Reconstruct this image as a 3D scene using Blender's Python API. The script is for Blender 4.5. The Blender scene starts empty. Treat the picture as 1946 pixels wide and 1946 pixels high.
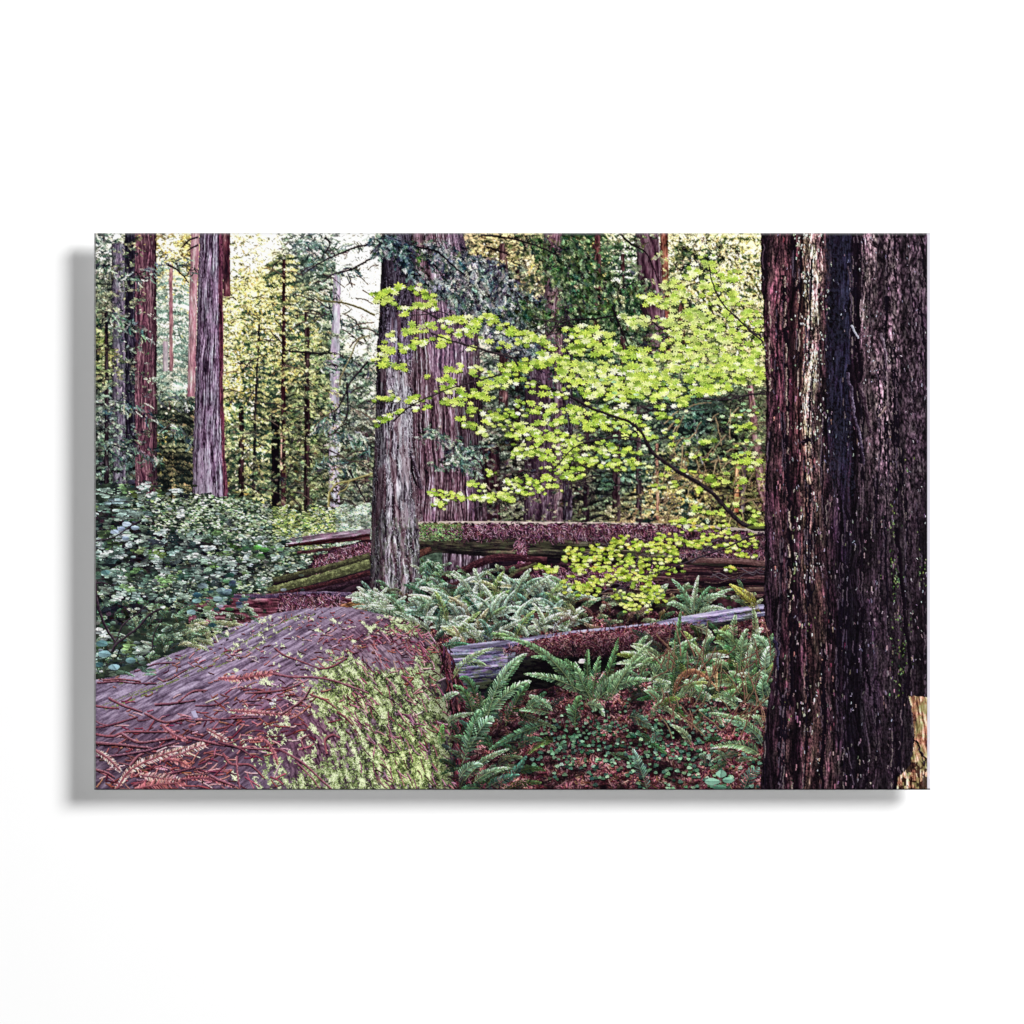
# A frameless wall print of a forest, floating off a white wall, lit by one key lamp from the upper right.
import bpy, math
import numpy as np
from mathutils import Vector

# ---------- scale: the photograph is 1946 px across, the panel 1589 x 1058 of them ----------
MM = 0.00057545                       # metres to one photograph pixel at the panel's face
DIST = 6.0                            # camera to the panel's face
GAP = 0.040                           # the panel's face stands this far off the wall
PW, PH = 1589 * MM, 1058 * MM         # 0.914 m x 0.609 m
sc = bpy.context.scene

# ---------- camera ----------
cam = bpy.data.cameras.new("camera")
cam.sensor_width = 36.0
cam.lens = 36.0 * DIST / (1946 * MM)
cam.clip_end = 100
cam_o = bpy.data.objects.new("camera", cam)
sc.collection.objects.link(cam_o)
cam_o.location = (-0.5 * MM, -DIST, -1.0 * MM)
cam_o.rotation_euler = (math.radians(90), 0, 0)
sc.camera = cam_o

# ---------- world, lamps, exposure ----------
world = bpy.data.worlds.new("World"); sc.world = world; world.use_nodes = True
world.node_tree.nodes["Background"].inputs[0].default_value = (1, 1, 1, 1)
world.node_tree.nodes["Background"].inputs[1].default_value = 0.0
def lamp(name, loc, size, power):
    l = bpy.data.lights.new(name, 'AREA'); l.shape = 'DISK'; l.size = size; l.energy = power
    o = bpy.data.objects.new(name, l); sc.collection.objects.link(o)
    o.location = loc; o.rotation_euler = (-Vector(loc)).to_track_quat('-Z', 'Y').to_euler()
    return o
KD = 12.0
kdir = Vector((60.0 * MM, -GAP, 35.0 * MM)).normalized()      # where the shadow's offset says the key lamp is
lamp("key_lamp", tuple(kdir * KD), 4.4, 1850)
lamp("fill_lamp", (0.0, -14.0, 0.0), 2.4, 750)               # soft lamp behind the camera
vs = sc.view_settings
vs.view_transform = 'Standard'; vs.look = 'None'; vs.exposure = 0; vs.gamma = 1; vs.use_curve_mapping = False
sc.cycles.max_bounces = 4
LIGHT = 1.29                          # what the two lamps together give a white sheet facing the camera

# ---- PAINT BEGIN : the picture printed on the panel, drawn stroke by stroke (numpy only) ----
W, H = 1590, 1059
rng = np.random.default_rng(11)
C = np.zeros((H, W, 3), np.float32)          # display-referred ink colours
ID = np.zeros((H, W), np.uint8)              # which depicted thing each dot of ink belongs to
YY, XX = np.mgrid[0:H, 0:W].astype(np.float32)

def hx(s):
    return np.array([int(s[i:i + 2], 16) / 255 for i in (0, 2, 4)], np.float32)
def pal(s):
    return np.array([hx(k) for k in s.split()], np.float32)

_T = rng.random((256, 256)).astype(np.float32)
def noise(x, y, seed=0):
    x = x + seed * 37.17; y = y + seed * 91.73
    xi = np.floor(x).astype(np.int64); yi = np.floor(y).astype(np.int64)
    fx = x - xi; fy = y - yi
    fx = fx * fx * (3 - 2 * fx); fy = fy * fy * (3 - 2 * fy)
    x0 = xi & 255; x1 = (xi + 1) & 255; y0 = yi & 255; y1 = (yi + 1) & 255
    return ((_T[y0, x0] * (1 - fx) + _T[y0, x1] * fx) * (1 - fy) + (_T[y1, x0] * (1 - fx) + _T[y1, x1] * fx) * fy).astype(np.float32)
def fbm(x, y, o=4, seed=0, g=.5):
    s = 0; a = 1; t = 0
    for k in range(o):
        s = s + a * noise(x, y, seed + k * 3 + 1); t += a; a *= g; x = x * 2.03; y = y * 2.03
    return s / t
def ramp(t, cols, pos=None):
    cols = pal(cols) if isinstance(cols, str) else cols
    pos = np.linspace(0, 1, len(cols)) if pos is None else pos
    return np.stack([np.interp(t, pos, cols[:, k]) for k in range(3)], -1).astype(np.float32)
def mix(a, b, t):
    t = np.asarray(t, np.float32)
    if t.ndim and np.ndim(a) > t.ndim or np.ndim(b) > t.ndim: t = t[..., None]
    return a * (1 - t) + b * t

def splat(x, y, col, idv=None, mask=None):
    xi = np.rint(x).astype(np.int64).ravel(); yi = np.rint(y).astype(np.int64).ravel()
    col = np.broadcast_to(col, np.shape(x) + (3,)).reshape(-1, 3)
    ok = (xi >= 0) & (xi < W) & (yi >= 0) & (yi < H)
    if mask is not None:
        ok[ok] &= mask[yi[ok], xi[ok]]
    C[yi[ok], xi[ok]] = col[ok]
    if idv is not None: ID[yi[ok], xi[ok]] = idv

def poly(pts):
    p = np.array(pts, np.float32); m = np.zeros((H, W), bool)
    x0, y0 = p[:, 0], p[:, 1]; x1, y1 = np.roll(x0, -1), np.roll(y0, -1)
    for r in range(max(0, int(p[:, 1].min())), min(H, int(p[:, 1].max()) + 1)):
        c = ((y0 <= r) & (y1 > r)) | ((y1 <= r) & (y0 > r))
        if not c.any(): continue
        xs = np.sort(x0[c] + (r - y0[c]) / (y1[c] - y0[c]) * (x1[c] - x0[c]))
        for a, b in zip(xs[::2], xs[1::2]):
            m[r, max(0, int(np.ceil(a))):max(0, int(np.floor(b)) + 1)] = True
    return m
def ragged(m, amp=3, sc=6, seed=5):
    dx = ((fbm(XX / sc, YY / sc, 2, seed) - .5) * 2 * amp).astype(np.int32)
    dy = ((fbm(XX / sc, YY / sc, 2, seed + 9) - .5) * 2 * amp).astype(np.int32)
    return m[np.clip(YY.astype(int) + dy, 0, H - 1), np.clip(XX.astype(int) + dx, 0, W - 1)]
def blobs(x, y, bl):
    s = np.zeros(np.shape(x), np.float32)
    for cx, cy, rx, ry, w in bl:
        s += w * np.exp(-(((x - cx) / rx) ** 2 + ((y - cy) / ry) ** 2))
    return s
def pick(cols, n, w=None, jit=.04):
    cols = pal(cols) if isinstance(cols, str) else cols
    if w is not None: w = np.array(w, float) / np.sum(w)
    c = cols[rng.choice(len(cols), n, p=w)]
    return np.clip(c + rng.normal(0, jit, (n, 1)) + rng.normal(0, jit * .5, (n, 3)), 0, 1).astype(np.float32)

def curve(pts, n=60):
    """smooth curve through the given points"""
    p = np.array(pts, float)
    if len(p) == 2: p = np.vstack([p[0], p.mean(0), p[1]])
    t = np.linspace(0, len(p) - 1, n); i = np.clip(t.astype(int), 0, len(p) - 2); f = (t - i)[:, None]
    P = np.vstack([2 * p[0] - p[1], p, 2 * p[-1] - p[-2]])
    a, b, c, d = P[i], P[i + 1], P[i + 2], P[i + 3]
    return .5 * (2 * b + (c - a) * f + (2 * a - 5 * b + 4 * c - d) * f ** 2 + (3 * b - a - 3 * c + d) * f ** 3)
def limb(pts, w0, w1, base, hi, idv=None, rough=.08, wob=1.0, mask=None):
    """a branch: lighter along the upper side"""
    n = int(np.hypot(*np.diff(np.array(pts, float), axis=0).T).sum() * 1.6) + 8
    c = curve(pts, n); d = np.gradient(c, axis=0); d /= np.maximum(np.hypot(d[:, 0], d[:, 1])[:, None], 1e-6)
    s = rng.random() * 99
    c = c + (fbm(np.arange(n) / 18 + s, np.full(n, s), 3)[:, None] - .5) * 3 * wob * np.stack([-d[:, 1], d[:, 0]], -1)
    w = np.linspace(w0, w1, n); m = max(3, int(max(w0, w1) * 2.4) + 2)
    o = np.linspace(-1, 1, m)[None, :]
    X = c[:, :1] - d[:, 1:] * o * w[:, None] / 2; Y = c[:, 1:] + d[:, :1] * o * w[:, None] / 2
    up = np.where(d[:, :1] > 0, -o, o)
    t = np.clip(.35 + .5 * up, 0, 1) * .8 + rough * 3 * (noise(X / 2.5, Y / 2.5, 4) - .5)
    if max(w0, w1) > 4.5:
        gi = np.arange(n)[:, None] / 16 + o * 0; go = o * w[:, None] / 2.4
        g_ = fbm(gi + s, go + s, 3, 7); t = np.clip(t * (.35 + .75 * np.clip(np.abs(g_ - .5) * 9, 0, 1)) + (g_ - .5) * 1.1 + (noise(X / 1.6, Y / 1.6, 8) - .5) * .25, 0, 1)
    splat(X, Y, mix(hx(base)[None, None], hx(hi)[None, None], np.clip(t, 0, 1)), idv, mask)

def strokes(x, y, a, L, col, bend=0, w=1.0, taper=True, idv=None, mask=None, grad=.0, K=None):
    """many short strokes at once; col (n,3)"""
    n = len(x); a = np.broadcast_to(a, n); L = np.broadcast_to(L, n); bend = np.broadcast_to(bend, n); w = np.broadcast_to(w, n)
    K = K or int(np.max(L) * 1.15) + 2
    t = np.linspace(0, 1, K)[None, :]
    ang = a[:, None] + bend[:, None] * (t - .5)
    dx = np.cos(ang) * L[:, None] / (K - 1); dy = np.sin(ang) * L[:, None] / (K - 1)
    X = x[:, None] + np.cumsum(dx, 1); Y = y[:, None] + np.cumsum(dy, 1)
    cc = np.clip(col[:, None, :] * (1 + grad * (t[..., None] - .5)), 0, 1)
    M = int(np.ceil(np.max(w)))
    if M <= 1:
        splat(X, Y, cc, idv, mask); return
    prof = (1 - .75 * t) if taper else np.ones_like(t)
    off = (np.linspace(-.5, .5, M + 1))
    XX_ = X[..., None] - np.sin(ang)[..., None] * off * w[:, None, None] * prof[..., None]
    YY_ = Y[..., None] + np.cos(ang)[..., None] * off * w[:, None, None] * prof[..., None]
    sh = 1 + .22 * (-off)[None, None, :, None]
    splat(XX_, YY_, np.clip(cc[:, :, None, :] * sh, 0, 1), idv, mask)

def sprays(x, y, a, L, nl, col, idv=None, mask=None, pair=2.4, spread=.62, bend=.3, K=4):
    """flat conifer sprays: an axis with needles on both sides; col (n,3)"""
    n = len(x); a = np.broadcast_to(a, n); L = np.broadcast_to(L, n); nl = np.broadcast_to(nl, n)
    b = rng.normal(0, bend, n)
    M = int(np.max(L) / pair) + 1
    t = (np.arange(M) / M)[None, :] + rng.normal(0, .015, (n, M))
    ang = a[:, None] + b[:, None] * (t - .3)
    ax = x[:, None] + np.cos(ang) * t * L[:, None]; ay = y[:, None] + np.sin(ang) * t * L[:, None]
    prof = np.sin(np.clip(t * .85 + .15, 0, 1) * np.pi) ** .7
    k = (np.arange(K) + .5) / K
    out = []
    for sd in (-1, 1):
        na = ang + sd * (spread + rng.normal(0, .15, (n, M)))
        X = ax[..., None] + np.cos(na)[..., None] * k * (nl[:, None] * prof)[..., None]
        Y = ay[..., None] + np.sin(na)[..., None] * k * (nl[:, None] * prof)[..., None]
        out.append((X, Y))
    X = np.concatenate([o[0] for o in out], 1); Y = np.concatenate([o[1] for o in out], 1)
    br = 1 + rng.normal(0, .26, X.shape[:2])[..., None, None] + .12 * np.linspace(-1, 1, K)[None, None, :, None]
    splat(X, Y, np.clip(col[:, None, None, :] * br, 0, 1), idv, mask)

def stamp(fn, n_side, x, y, rot, sx, sy, col, idv=None, mask=None, vein=.18, jit=.05):
    """leaf stamps: fn(px,py)->inside on the unit square; sx, sy half sizes"""
    g = np.linspace(-1, 1, n_side); gx, gy = np.meshgrid(g, g); gx = gx.ravel(); gy = gy.ravel()
    ins, tone = fn(gx, gy); gx, gy, tone = gx[ins], gy[ins], tone[ins]
    n = len(x); rot = np.broadcast_to(rot, n)
    cr, sr = np.cos(rot)[:, None], np.sin(rot)[:, None]
    rx = gx[None] * cr - gy[None] * sr; ry = gx[None] * sr + gy[None] * cr
    X = x[:, None] + rx * np.broadcast_to(sx, n)[:, None]; Y = y[:, None] + ry * np.broadcast_to(sy, n)[:, None]
    gdir = rng.normal(0, .10, (n, 1)) * gx[None] + rng.normal(0, .10, (n, 1)) * gy[None]
    c = col[:, None, :] * (1 + vein * tone[None, :, None] + gdir[..., None]) + rng.normal(0, jit, (n, len(gx), 1)) * .5
    splat(X, Y, np.clip(c, 0, 1), idv, mask)
def f_maple(px, py):
    th = np.arctan2(px, -py); r = np.hypot(px, py)           # stalk points to +y
    k = np.abs(((th / (2 * np.pi) * 7) + .5) % 1 - .5) * 2     # 0 on a lobe axis, 1 in a notch
    rr = .99 - .6 * k ** .8
    rr = rr * (.9 + .1 * np.cos(th))
    ins = (r < rr) & ~((np.abs(th) > 2.85) & (r > .25))
    return ins, np.where(k < .16, 1.0, -.35 * k) 
def f_oval(px, py):
    ins = np.abs(py) < .98 * np.clip(1 - np.abs(px) ** 1.9, 0, 1) ** .8 * (1 - .2 * px)
    return ins, np.where(np.abs(py) < .12, -1.2, np.where(py < 0, .7, -.5))
def f_clover(px, py):
    ins = np.zeros(px.shape, bool); tn = np.zeros(px.shape)
    for k in range(3):
        a = k * 2.094 + .5; cx, cy = .48 * np.cos(a), .48 * np.sin(a)
        q = np.hypot(px - cx, py - cy) < .46
        d = np.abs((px * np.sin(a) - py * np.cos(a))); ins |= q & ~((d < .05) & (np.hypot(px, py) > .7)); tn = np.where(q & (d < .09), -1, np.where(q, .5, tn))
    return ins, tn

def frond(p0, p1, p2, wd, col, idv=None, droop=.25, back=None, step=None, gloss=.35, mask=None, side=(1, 1)):
    """a fern frond along a quadratic curve: stalk and tapering leaflets"""
    p0, p1, p2 = map(lambda q: np.array(q, float), (p0, p1, p2))
    L = np.hypot(*(p1 - p0)) + np.hypot(*(p2 - p1)); wd = wd * (.86 if wd > 7 else 1); step = step or max(2.0, wd * .31); n = max(8, int(L / step))
    t = np.linspace(0.04, 1, n); P = ((1 - t) ** 2)[:, None] * p0 + (2 * t * (1 - t))[:, None] * p1 + (t ** 2)[:, None] * p2
    D = np.gradient(P, axis=0); a = np.arctan2(D[:, 1], D[:, 0])
    prof = np.minimum(1, (t + .05) / .22) * np.clip(1 - t, 0, 1) ** .62 * 1.15
    col = hx(col) if isinstance(col, str) else col
    lum_ = col.mean(); col = np.clip(lum_ + (col - lum_) * .85, 0, 1) * np.array([.92, .92, .84]); shade = .5 + .62 * t
    for sd, f in ((-1, side[0]), (1, side[1])):
        na = a + sd * (1.08 - .4 * t) + rng.normal(0, .07, n)
        ll = wd * prof * f * (1 + rng.normal(0, .08, n)) + .8
        cc = np.clip(col[None] * shade[:, None] * (1 + rng.normal(0, .28, (n, 1)) + (gloss if sd * np.cos(a.mean()) < 0 else -gloss * .4)) + rng.normal(0, .015, (n, 3)), 0, 1)
        strokes(P[:, 0], P[:, 1], na, ll, cc.astype(np.float32), bend=sd * -.3 + droop * np.cos(na), w=max(1.0, wd * .115), idv=idv, mask=mask, grad=.7, K=int(wd * 1.5) + 3)
    st = np.clip(col * .75 + np.array([.12, .08, .02]), 0, 1)
    nn = int(L * 1.4); t = np.linspace(-.02, 1, nn); P = ((1 - t) ** 2)[:, None] * p0 + (2 * t * (1 - t))[:, None] * p1 + (t ** 2)[:, None] * p2
    splat(P[:, 0], P[:, 1], np.broadcast_to(st, (nn, 3)), idv, mask)

def bark(idv, left, right, cols, fw=5, ln=14, con=1.0, warp=9, edge=.55, ymin=None, ymax=None, seed=0, fleck=0, fleckc='e8e8ee', pos=None, tilt=0, bias=0, rag=1.5, hue=.03, lit=-.3, mask=None):
    """upright trunk between two edge lines given as (x, y) points"""
    global NSAP
    if idv == T_SAP: NSAP += 1; idv = NSAP          # every slim far trunk is one of its own
    l = np.array(left, float); r = np.array(right, float)
    y0 = max(0, l[0, 1] if ymin is None else ymin); y1 = min(H - 1, l[-1, 1] if ymax is None else ymax)
    ys = np.arange(int(y0), int(y1) + 1)
    le = np.interp(ys, l[:, 1], l[:, 0]) + (fbm(ys / 13, ys * 0 + seed, 3, seed) - .5) * 2 * rag
    re = np.interp(ys, r[:, 1], r[:, 0]) + (fbm(ys / 13, ys * 0 + seed + 7, 3, seed + 7) - .5) * 2 * rag
    xa = max(0, int(le.min()) - 1); xb = min(W - 1, int(re.max()) + 1)
    X, Y = np.meshgrid(np.arange(xa, xb + 1), ys); X = X.astype(np.float32); Y = Y.astype(np.float32)
    s = (X - le[:, None]) / np.maximum(re - le, 1)[:, None]
    ins = (s >= 0) & (s <= 1)
    if mask is not None: ins &= mask[Y.astype(int), X.astype(int)]
    hw = np.maximum(re - le, 2)[:, None] / 2
    a = np.arcsin(np.clip(2 * s - 1, -1, 1)) * hw.mean() * .8 + hw.mean()
    a = a + (fbm(a / 25, Y / 70, 3, seed + 20) - .5) * warp + tilt * Y
    n1 = fbm(a / fw, Y / (fw * ln), 4, seed, .6)
    fur = np.clip(np.abs(fbm(a / (fw * 1.6), Y / (fw * ln * 1.3), 3, seed + 31, .55) - .5) * 9, 0, 1)
    f2 = np.clip(np.abs(fbm(a / (fw * .7), Y / (fw * ln * .6), 2, seed + 41) - .5) * 7, 0, 1)
    t = .5 + (n1 - .5) * 1.7 * con
    t = t * (.35 + .65 * fur) * (.6 + .4 * f2) + bias + (fbm(X / 2.2, Y / 5, 2, seed + 55) - .5) * .35 * con
    sh = 1 - edge * np.clip(np.abs(2 * s - 1 + lit) / (1 + abs(lit)), 0, 1) ** 3
    c = ramp(np.clip(t, 0, 1), cols, pos) * sh[..., None]
    hn = (fbm(X / 6, Y / 22, 2, seed + 60) - .5)[..., None] * 2
    c = c * (1 + hn * np.array([1, -.4, .5]) * hue * 3)
    if fleck:
        k = fbm(X / 1.4, Y / 3.2, 2, seed + 70) + .35 * (fbm(X / 20, Y / 60, 2, seed + 71) - .5)
        kk = k > (1 - fleck); c[kk] = mix(c[kk], hx(fleckc)[None], .8)
    Yi = Y[ins].astype(int); Xi = X[ins].astype(int)
    C[Yi, Xi] = np.clip(c[ins], 0, 1); ID[Yi, Xi] = idv
    m = np.zeros((H, W), bool); m[Yi, Xi] = True
    return m

def idw(pts, cols, x, y, sig=55):
    num = np.zeros(np.shape(x) + (cols.shape[1],), np.float32); den = np.full(np.shape(x), 1e-9, np.float32)
    for (px, py), c in zip(pts, cols):
        d2 = ((x - px) ** 2 + (y - py) ** 2) / sig ** 2
        w = 1 / (.02 + d2) ** 2
        num += w[..., None] * c; den += w
    return num / den[..., None]

# ids of the depicted things
(BG, T_LEFT, T_LEFTDARK, T_RED, T_PINK, T_MAIN, T_BEHIND, T_PALE, T_CENTRE, T_BROAD, T_MIDA, T_MIDB, T_MIDC, T_LEAN, T_RIGHT,
 T_SLIM, MAPLE, MAPLE_LOW, LOG_FAR, LOG_SPLIT, LOG_LOW, LOG_FRONT, LOG_MID, SHRUB, FERNS_BACK, FERNS_FRONT, CLOVER, LITTER, T_SAP) = range(29)
NSAP = T_SAP

# ---------- far forest: light between the trees, then sprays of foliage, far to near ----------
CP = """15 30 f4f6ff 2c4444 8fa39a .62|60 60 d0c8c0 26302c 7c8c70 .8|60 200 c0b8c4 1f2a2c 788c88 .75|20 220 e8e090 203028 8a9a60 .8|60 330 9c98a0 1c2428 6c8480 .85
60 440 3c3c40 10181a 58746c .95|130 30 faf6f0 3c4c40 b0a860 .5|165 60 f8e8a8 4c5840 d8c060 .62|150 160 eef4f8 708c84 b8c8b8 .5|160 260 e4eef0 5c7c74 a0b8a8 .6
150 360 c8b080 24342c 7c9070 .9|150 450 c8a878 20302a 8c8c60 .88|290 20 fdfbff 485840 ccc88c .38|290 150 fbf6c8 38503c ccd080 .7|350 100 fcf2c0 44583c d8d080 .7
340 250 fcf8c8 304c40 c4c878 .74|280 300 fefad0 2c4c3c bcc870 .68|400 200 f8f4c0 304838 a8b878 .76|300 400 f0e4b0 2c3c34 8c9c70 .84|380 400 706860 1c2620 7c8c60 .92
340 500 403838 141a18 70805c 1|400 40 f8faff 283c40 7c9898 .72|500 60 ffffff 40545c a8b8c0 .16|495 120 ffffff 486060 b8c4c8 .05|500 190 f0f4f4 485c58 a0b4b0 .5|490 270 c8d0d0 384c48 90a898 .8
500 350 98a098 2c3834 88988c .9|500 450 606860 242c28 84947c .95|420 300 a8a870 30483c 98a870 .85|430 450 505048 1c2820 748460 .95
760 40 f0d8a0 2c3428 88885c .7|800 100 e8d498 303c30 8a9068 .75|790 160 e0e4e8 2c4448 80989c .7|930 60 f8e4a8 1c3420 587850 .78|960 150 f4dca0 1c3024 68845c .76
1020 80 f8f4fc 2c4438 8aa084 .55|1000 180 b0a8a0 203028 60785c .9|1130 30 fff4c8 28402c e8e0a0 .6|1200 60 fff6cc 485c30 f0e4a0 .55|1240 110 fff0c0 505c38 f0e0a0 .6
1120 150 f0e8c0 20342c a0b070 .8|850 300 504850 141e1e 50706c .95|800 400 584448 1c1c1c 70786c .9|900 450 5c484c 1c1c1c 68705c .9|1000 450 485048 182420 587c6c .95
1050 520 907850 2c3028 b0a070 .9|1130 350 384840 162622 4c7468 .95|1180 400 484c40 1c2420 607c58 .95|1130 460 60503c 20221c a09858 .9|1230 500 705840 20221c 808850 .9
560 300 c0c8cc 384444 90a0a0 .8|650 60 605c60 202c30 7c909c .9"""
rows = [r.split() for r in CP.replace("\n", "|").split("|")]
pts = [(float(r[0]), float(r[1])) for r in rows]
cols = np.array([np.concatenate([hx(r[2]), hx(r[3]), hx(r[4]), [float(r[5])]]) for r in rows], np.float32)
g = 6
gy, gx = np.mgrid[0:H:g, 0:W:g].astype(np.float32)
FM = idw(pts, cols, gx, gy)
def field(x, y):
    return FM[np.clip((y / g).astype(int), 0, FM.shape[0] - 1), np.clip((x / g).astype(int), 0, FM.shape[1] - 1)]
F = field(XX + 8 * (fbm(XX / 9, YY / 9, 2) - .5), YY)
C[:] = F[..., :3]
m = fbm(XX / 14, YY / 10, 4, 8)
C[:] = mix(C, F[..., 6:9] * .9 + .1, np.clip((m - .45) * 3, 0, .6) * np.clip(F[..., 9] * 1.3, 0, 1))

def foliage(n, area, size, tone, dens_k=1.0, ang=(0.5, .6), idv=BG, nl=3.5, mask=None, cl=26, thr=.5, seed=1, spread=.62):
    """sprays over an area box; tone 0 shade .. 1 lit"""
    x = rng.uniform(area[0], area[2], n); y = rng.uniform(area[1], area[3], n)
    f = field(x, y); cn = fbm(x / cl, (y + .25 * np.abs(x % 90 - 45)) / (cl * .36), 3, seed); up = cn - fbm(x / cl, (y - 5 + .25 * np.abs(x % 90 - 45)) / (cl * .36), 3, seed)
    keep = cn > (1 - f[:, 9] * dens_k) * .95 - (.5 - thr) + .0
    x, y, f, cn, up = x[keep], y[keep], f[keep], cn[keep], up[keep]
    n = len(x)
    t = np.clip(tone + rng.normal(0, .22, n) + (fbm(x / 18, y / 9, 2, seed + 5) - .5) * 1.3 + up * 2.2, 0, 1.25)[:, None]
    col = f[:, 3:6] * (1 - t) + f[:, 6:9] * t
    col = np.clip(col * (1 + rng.normal(0, .2, (n, 1))) + rng.normal(0, .03, (n, 3)), 0, 1).astype(np.float32)
    sgn = rng.choice([-1, 1], n)
    a = np.where(sgn > 0, 0, np.pi) + sgn * (ang[0] + rng.normal(0, ang[1], n))
    sprays(x, y, a, rng.uniform(.6, 1.3, n) * size, nl * rng.uniform(.7, 1.3, n), col, idv, mask, spread=spread)

A = (0, 0, 1275, 560)
foliage(9000, A, 11, .0, ang=(.3, .6), seed=1, nl=2.8, dens_k=.94)
foliage(11000, A, 10, .5, ang=(.3, .6), seed=1, nl=2.6, dens_k=.9)
foliage(8000, A, 15, .35, ang=(.55, .4), seed=2, nl=2.6, dens_k=.8, spread=.38)
foliage(7000, A, 13, .95, ang=(.5, .4), seed=3, nl=2.2, dens_k=.74, spread=.35)
n = 26000; x = rng.uniform(0, 1275, n); y = rng.uniform(0, 550, n); f = field(x, y)
strokes(x, y, rng.normal(.2, .8, n), rng.uniform(2, 5, n), np.clip(mix(f[:, 3:6] * .5, f[:, 6:9] * 1.35, rng.random(n)), 0, 1).astype(np.float32), idv=BG)
def conifer(cx, y0, y1, w0, w1, lit, dark, side=0, n=None, idv=BG, size=9):
    """boughs droop from the stem; each carries hanging sprays, lit above, dark below"""
    n = n or int((y1 - y0) / 5.5)
    for yb in np.linspace(y0, y1, n) + rng.normal(0, 9, n):
        for sd in (-1, 1):
            if rng.random() < .15: continue
            L = np.interp(yb, [y0, y1], [w0, w1]) * rng.uniform(.55, 1.15); dr = rng.uniform(-.1, .6)
            m_ = int(L * 1.1) + 4; t = rng.random(m_) ** .8
            x = cx + sd * L * t; y = yb + L * dr * t ** 1.5 - 3 * np.sin(t * 3)
            f = field(x, y); tone = np.clip(rng.normal(.5 + side * sd * .35, .3), 0, 1)
            dk = f[:, 3:6] * .8 if dark is None else np.broadcast_to(hx(dark), (m_, 3)); lt = f[:, 6:9] if lit is None else np.broadcast_to(hx(lit), (m_, 3))
            a = np.where(sd > 0, 0, np.pi) + sd * rng.normal(.55, .35, m_)
            sprays(x, y + 3, a, rng.uniform(.6, 1.2, m_) * size, 2.8, np.clip(dk * (1 + rng.normal(0, .15, (m_, 1))), 0, 1).astype(np.float32), idv)
            k_ = rng.random(m_) < .35 + .6 * tone
            sprays(x[k_], y[k_] - .5, a[k_], rng.uniform(.5, 1, k_.sum()) * size * .8, 2.3, np.clip(mix(dk[k_], lt[k_], np.clip(tone + rng.normal(.1, .2, k_.sum()), 0, 1.1)) * (1 + rng.normal(0, .12, (k_.sum(), 1))), 0, 1).astype(np.float32), idv)
for a_ in ((147, 60, 300, 20, 50, 'c0d0c4', '5c7c78', 0), (20, 40, 470, 20, 50, None, None, 0), (330, 150, 520, 40, 70, 'd8d480', '30483c', .5), (362, 40, 520, 25, 75, 'd0d084', '2c4434', .6), (300, 190, 520, 25, 60, 'b8c47c', '284438', .3), (420, 30, 250, 30, 60, '90a890', '30443c', 0), (415, 200, 530, 40, 70, '98a87c', '28382c', 0), (490, 240, 530, 25, 60, '9cb0a4', '34443c', 0),
           (150, 300, 520, 30, 60, None, None, 0), (100, 360, 520, 20, 50, None, None, 0), (930, 0, 300, 40, 70, '6c9464', '18341c', 0), (1000, 30, 300, 30, 60, '7c9c78', '1c3424', 0), (800, 60, 420, 30, 60, '7c9088', '24342c', 0), (850, 280, 540, 40, 70, None, None, 0), (1130, 30, 220, 40, 60, 'e8e4a8', '384c30', .4), (1220, 20, 260, 40, 60, 'f4ecb4', '485c38', .4), (1180, 330, 545, 50, 80, None, None, 0), (1000, 330, 540, 50, 80, None, None, 0), (1090, 330, 540, 40, 80, '88a488', '1c302c', 0)):
    conifer(*a_)
# glowing warm leaves where the sun comes through
wx = [(300, 150, 60, 60, 1), (350, 220, 70, 60, 1), (280, 280, 30, 60, 1), (160, 70, 30, 40, .8), (290, 440, 30, 50, .7), (1200, 60, 70, 50, 1), (740, 50, 20, 40, .5), (15, 250, 12, 40, .4), (130, 400, 8, 60, .5), (820, 90, 20, 40, .5), (950, 80, 30, 60, .5), (1090, 490, 60, 40, .8)]
x = rng.uniform(0, 1270, 60000); y = rng.uniform(0, 540, 60000); k = rng.random(60000) < blobs(x, y, wx) * .3; x, y = x[k], y[k]
sprays(x, y, rng.uniform(0, 6.28, len(x)), 6, 2.2, pick('f8e890 f0d468 fff4c0 e8c058 e0dc70 fffbe0', len(x)), BG)

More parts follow.
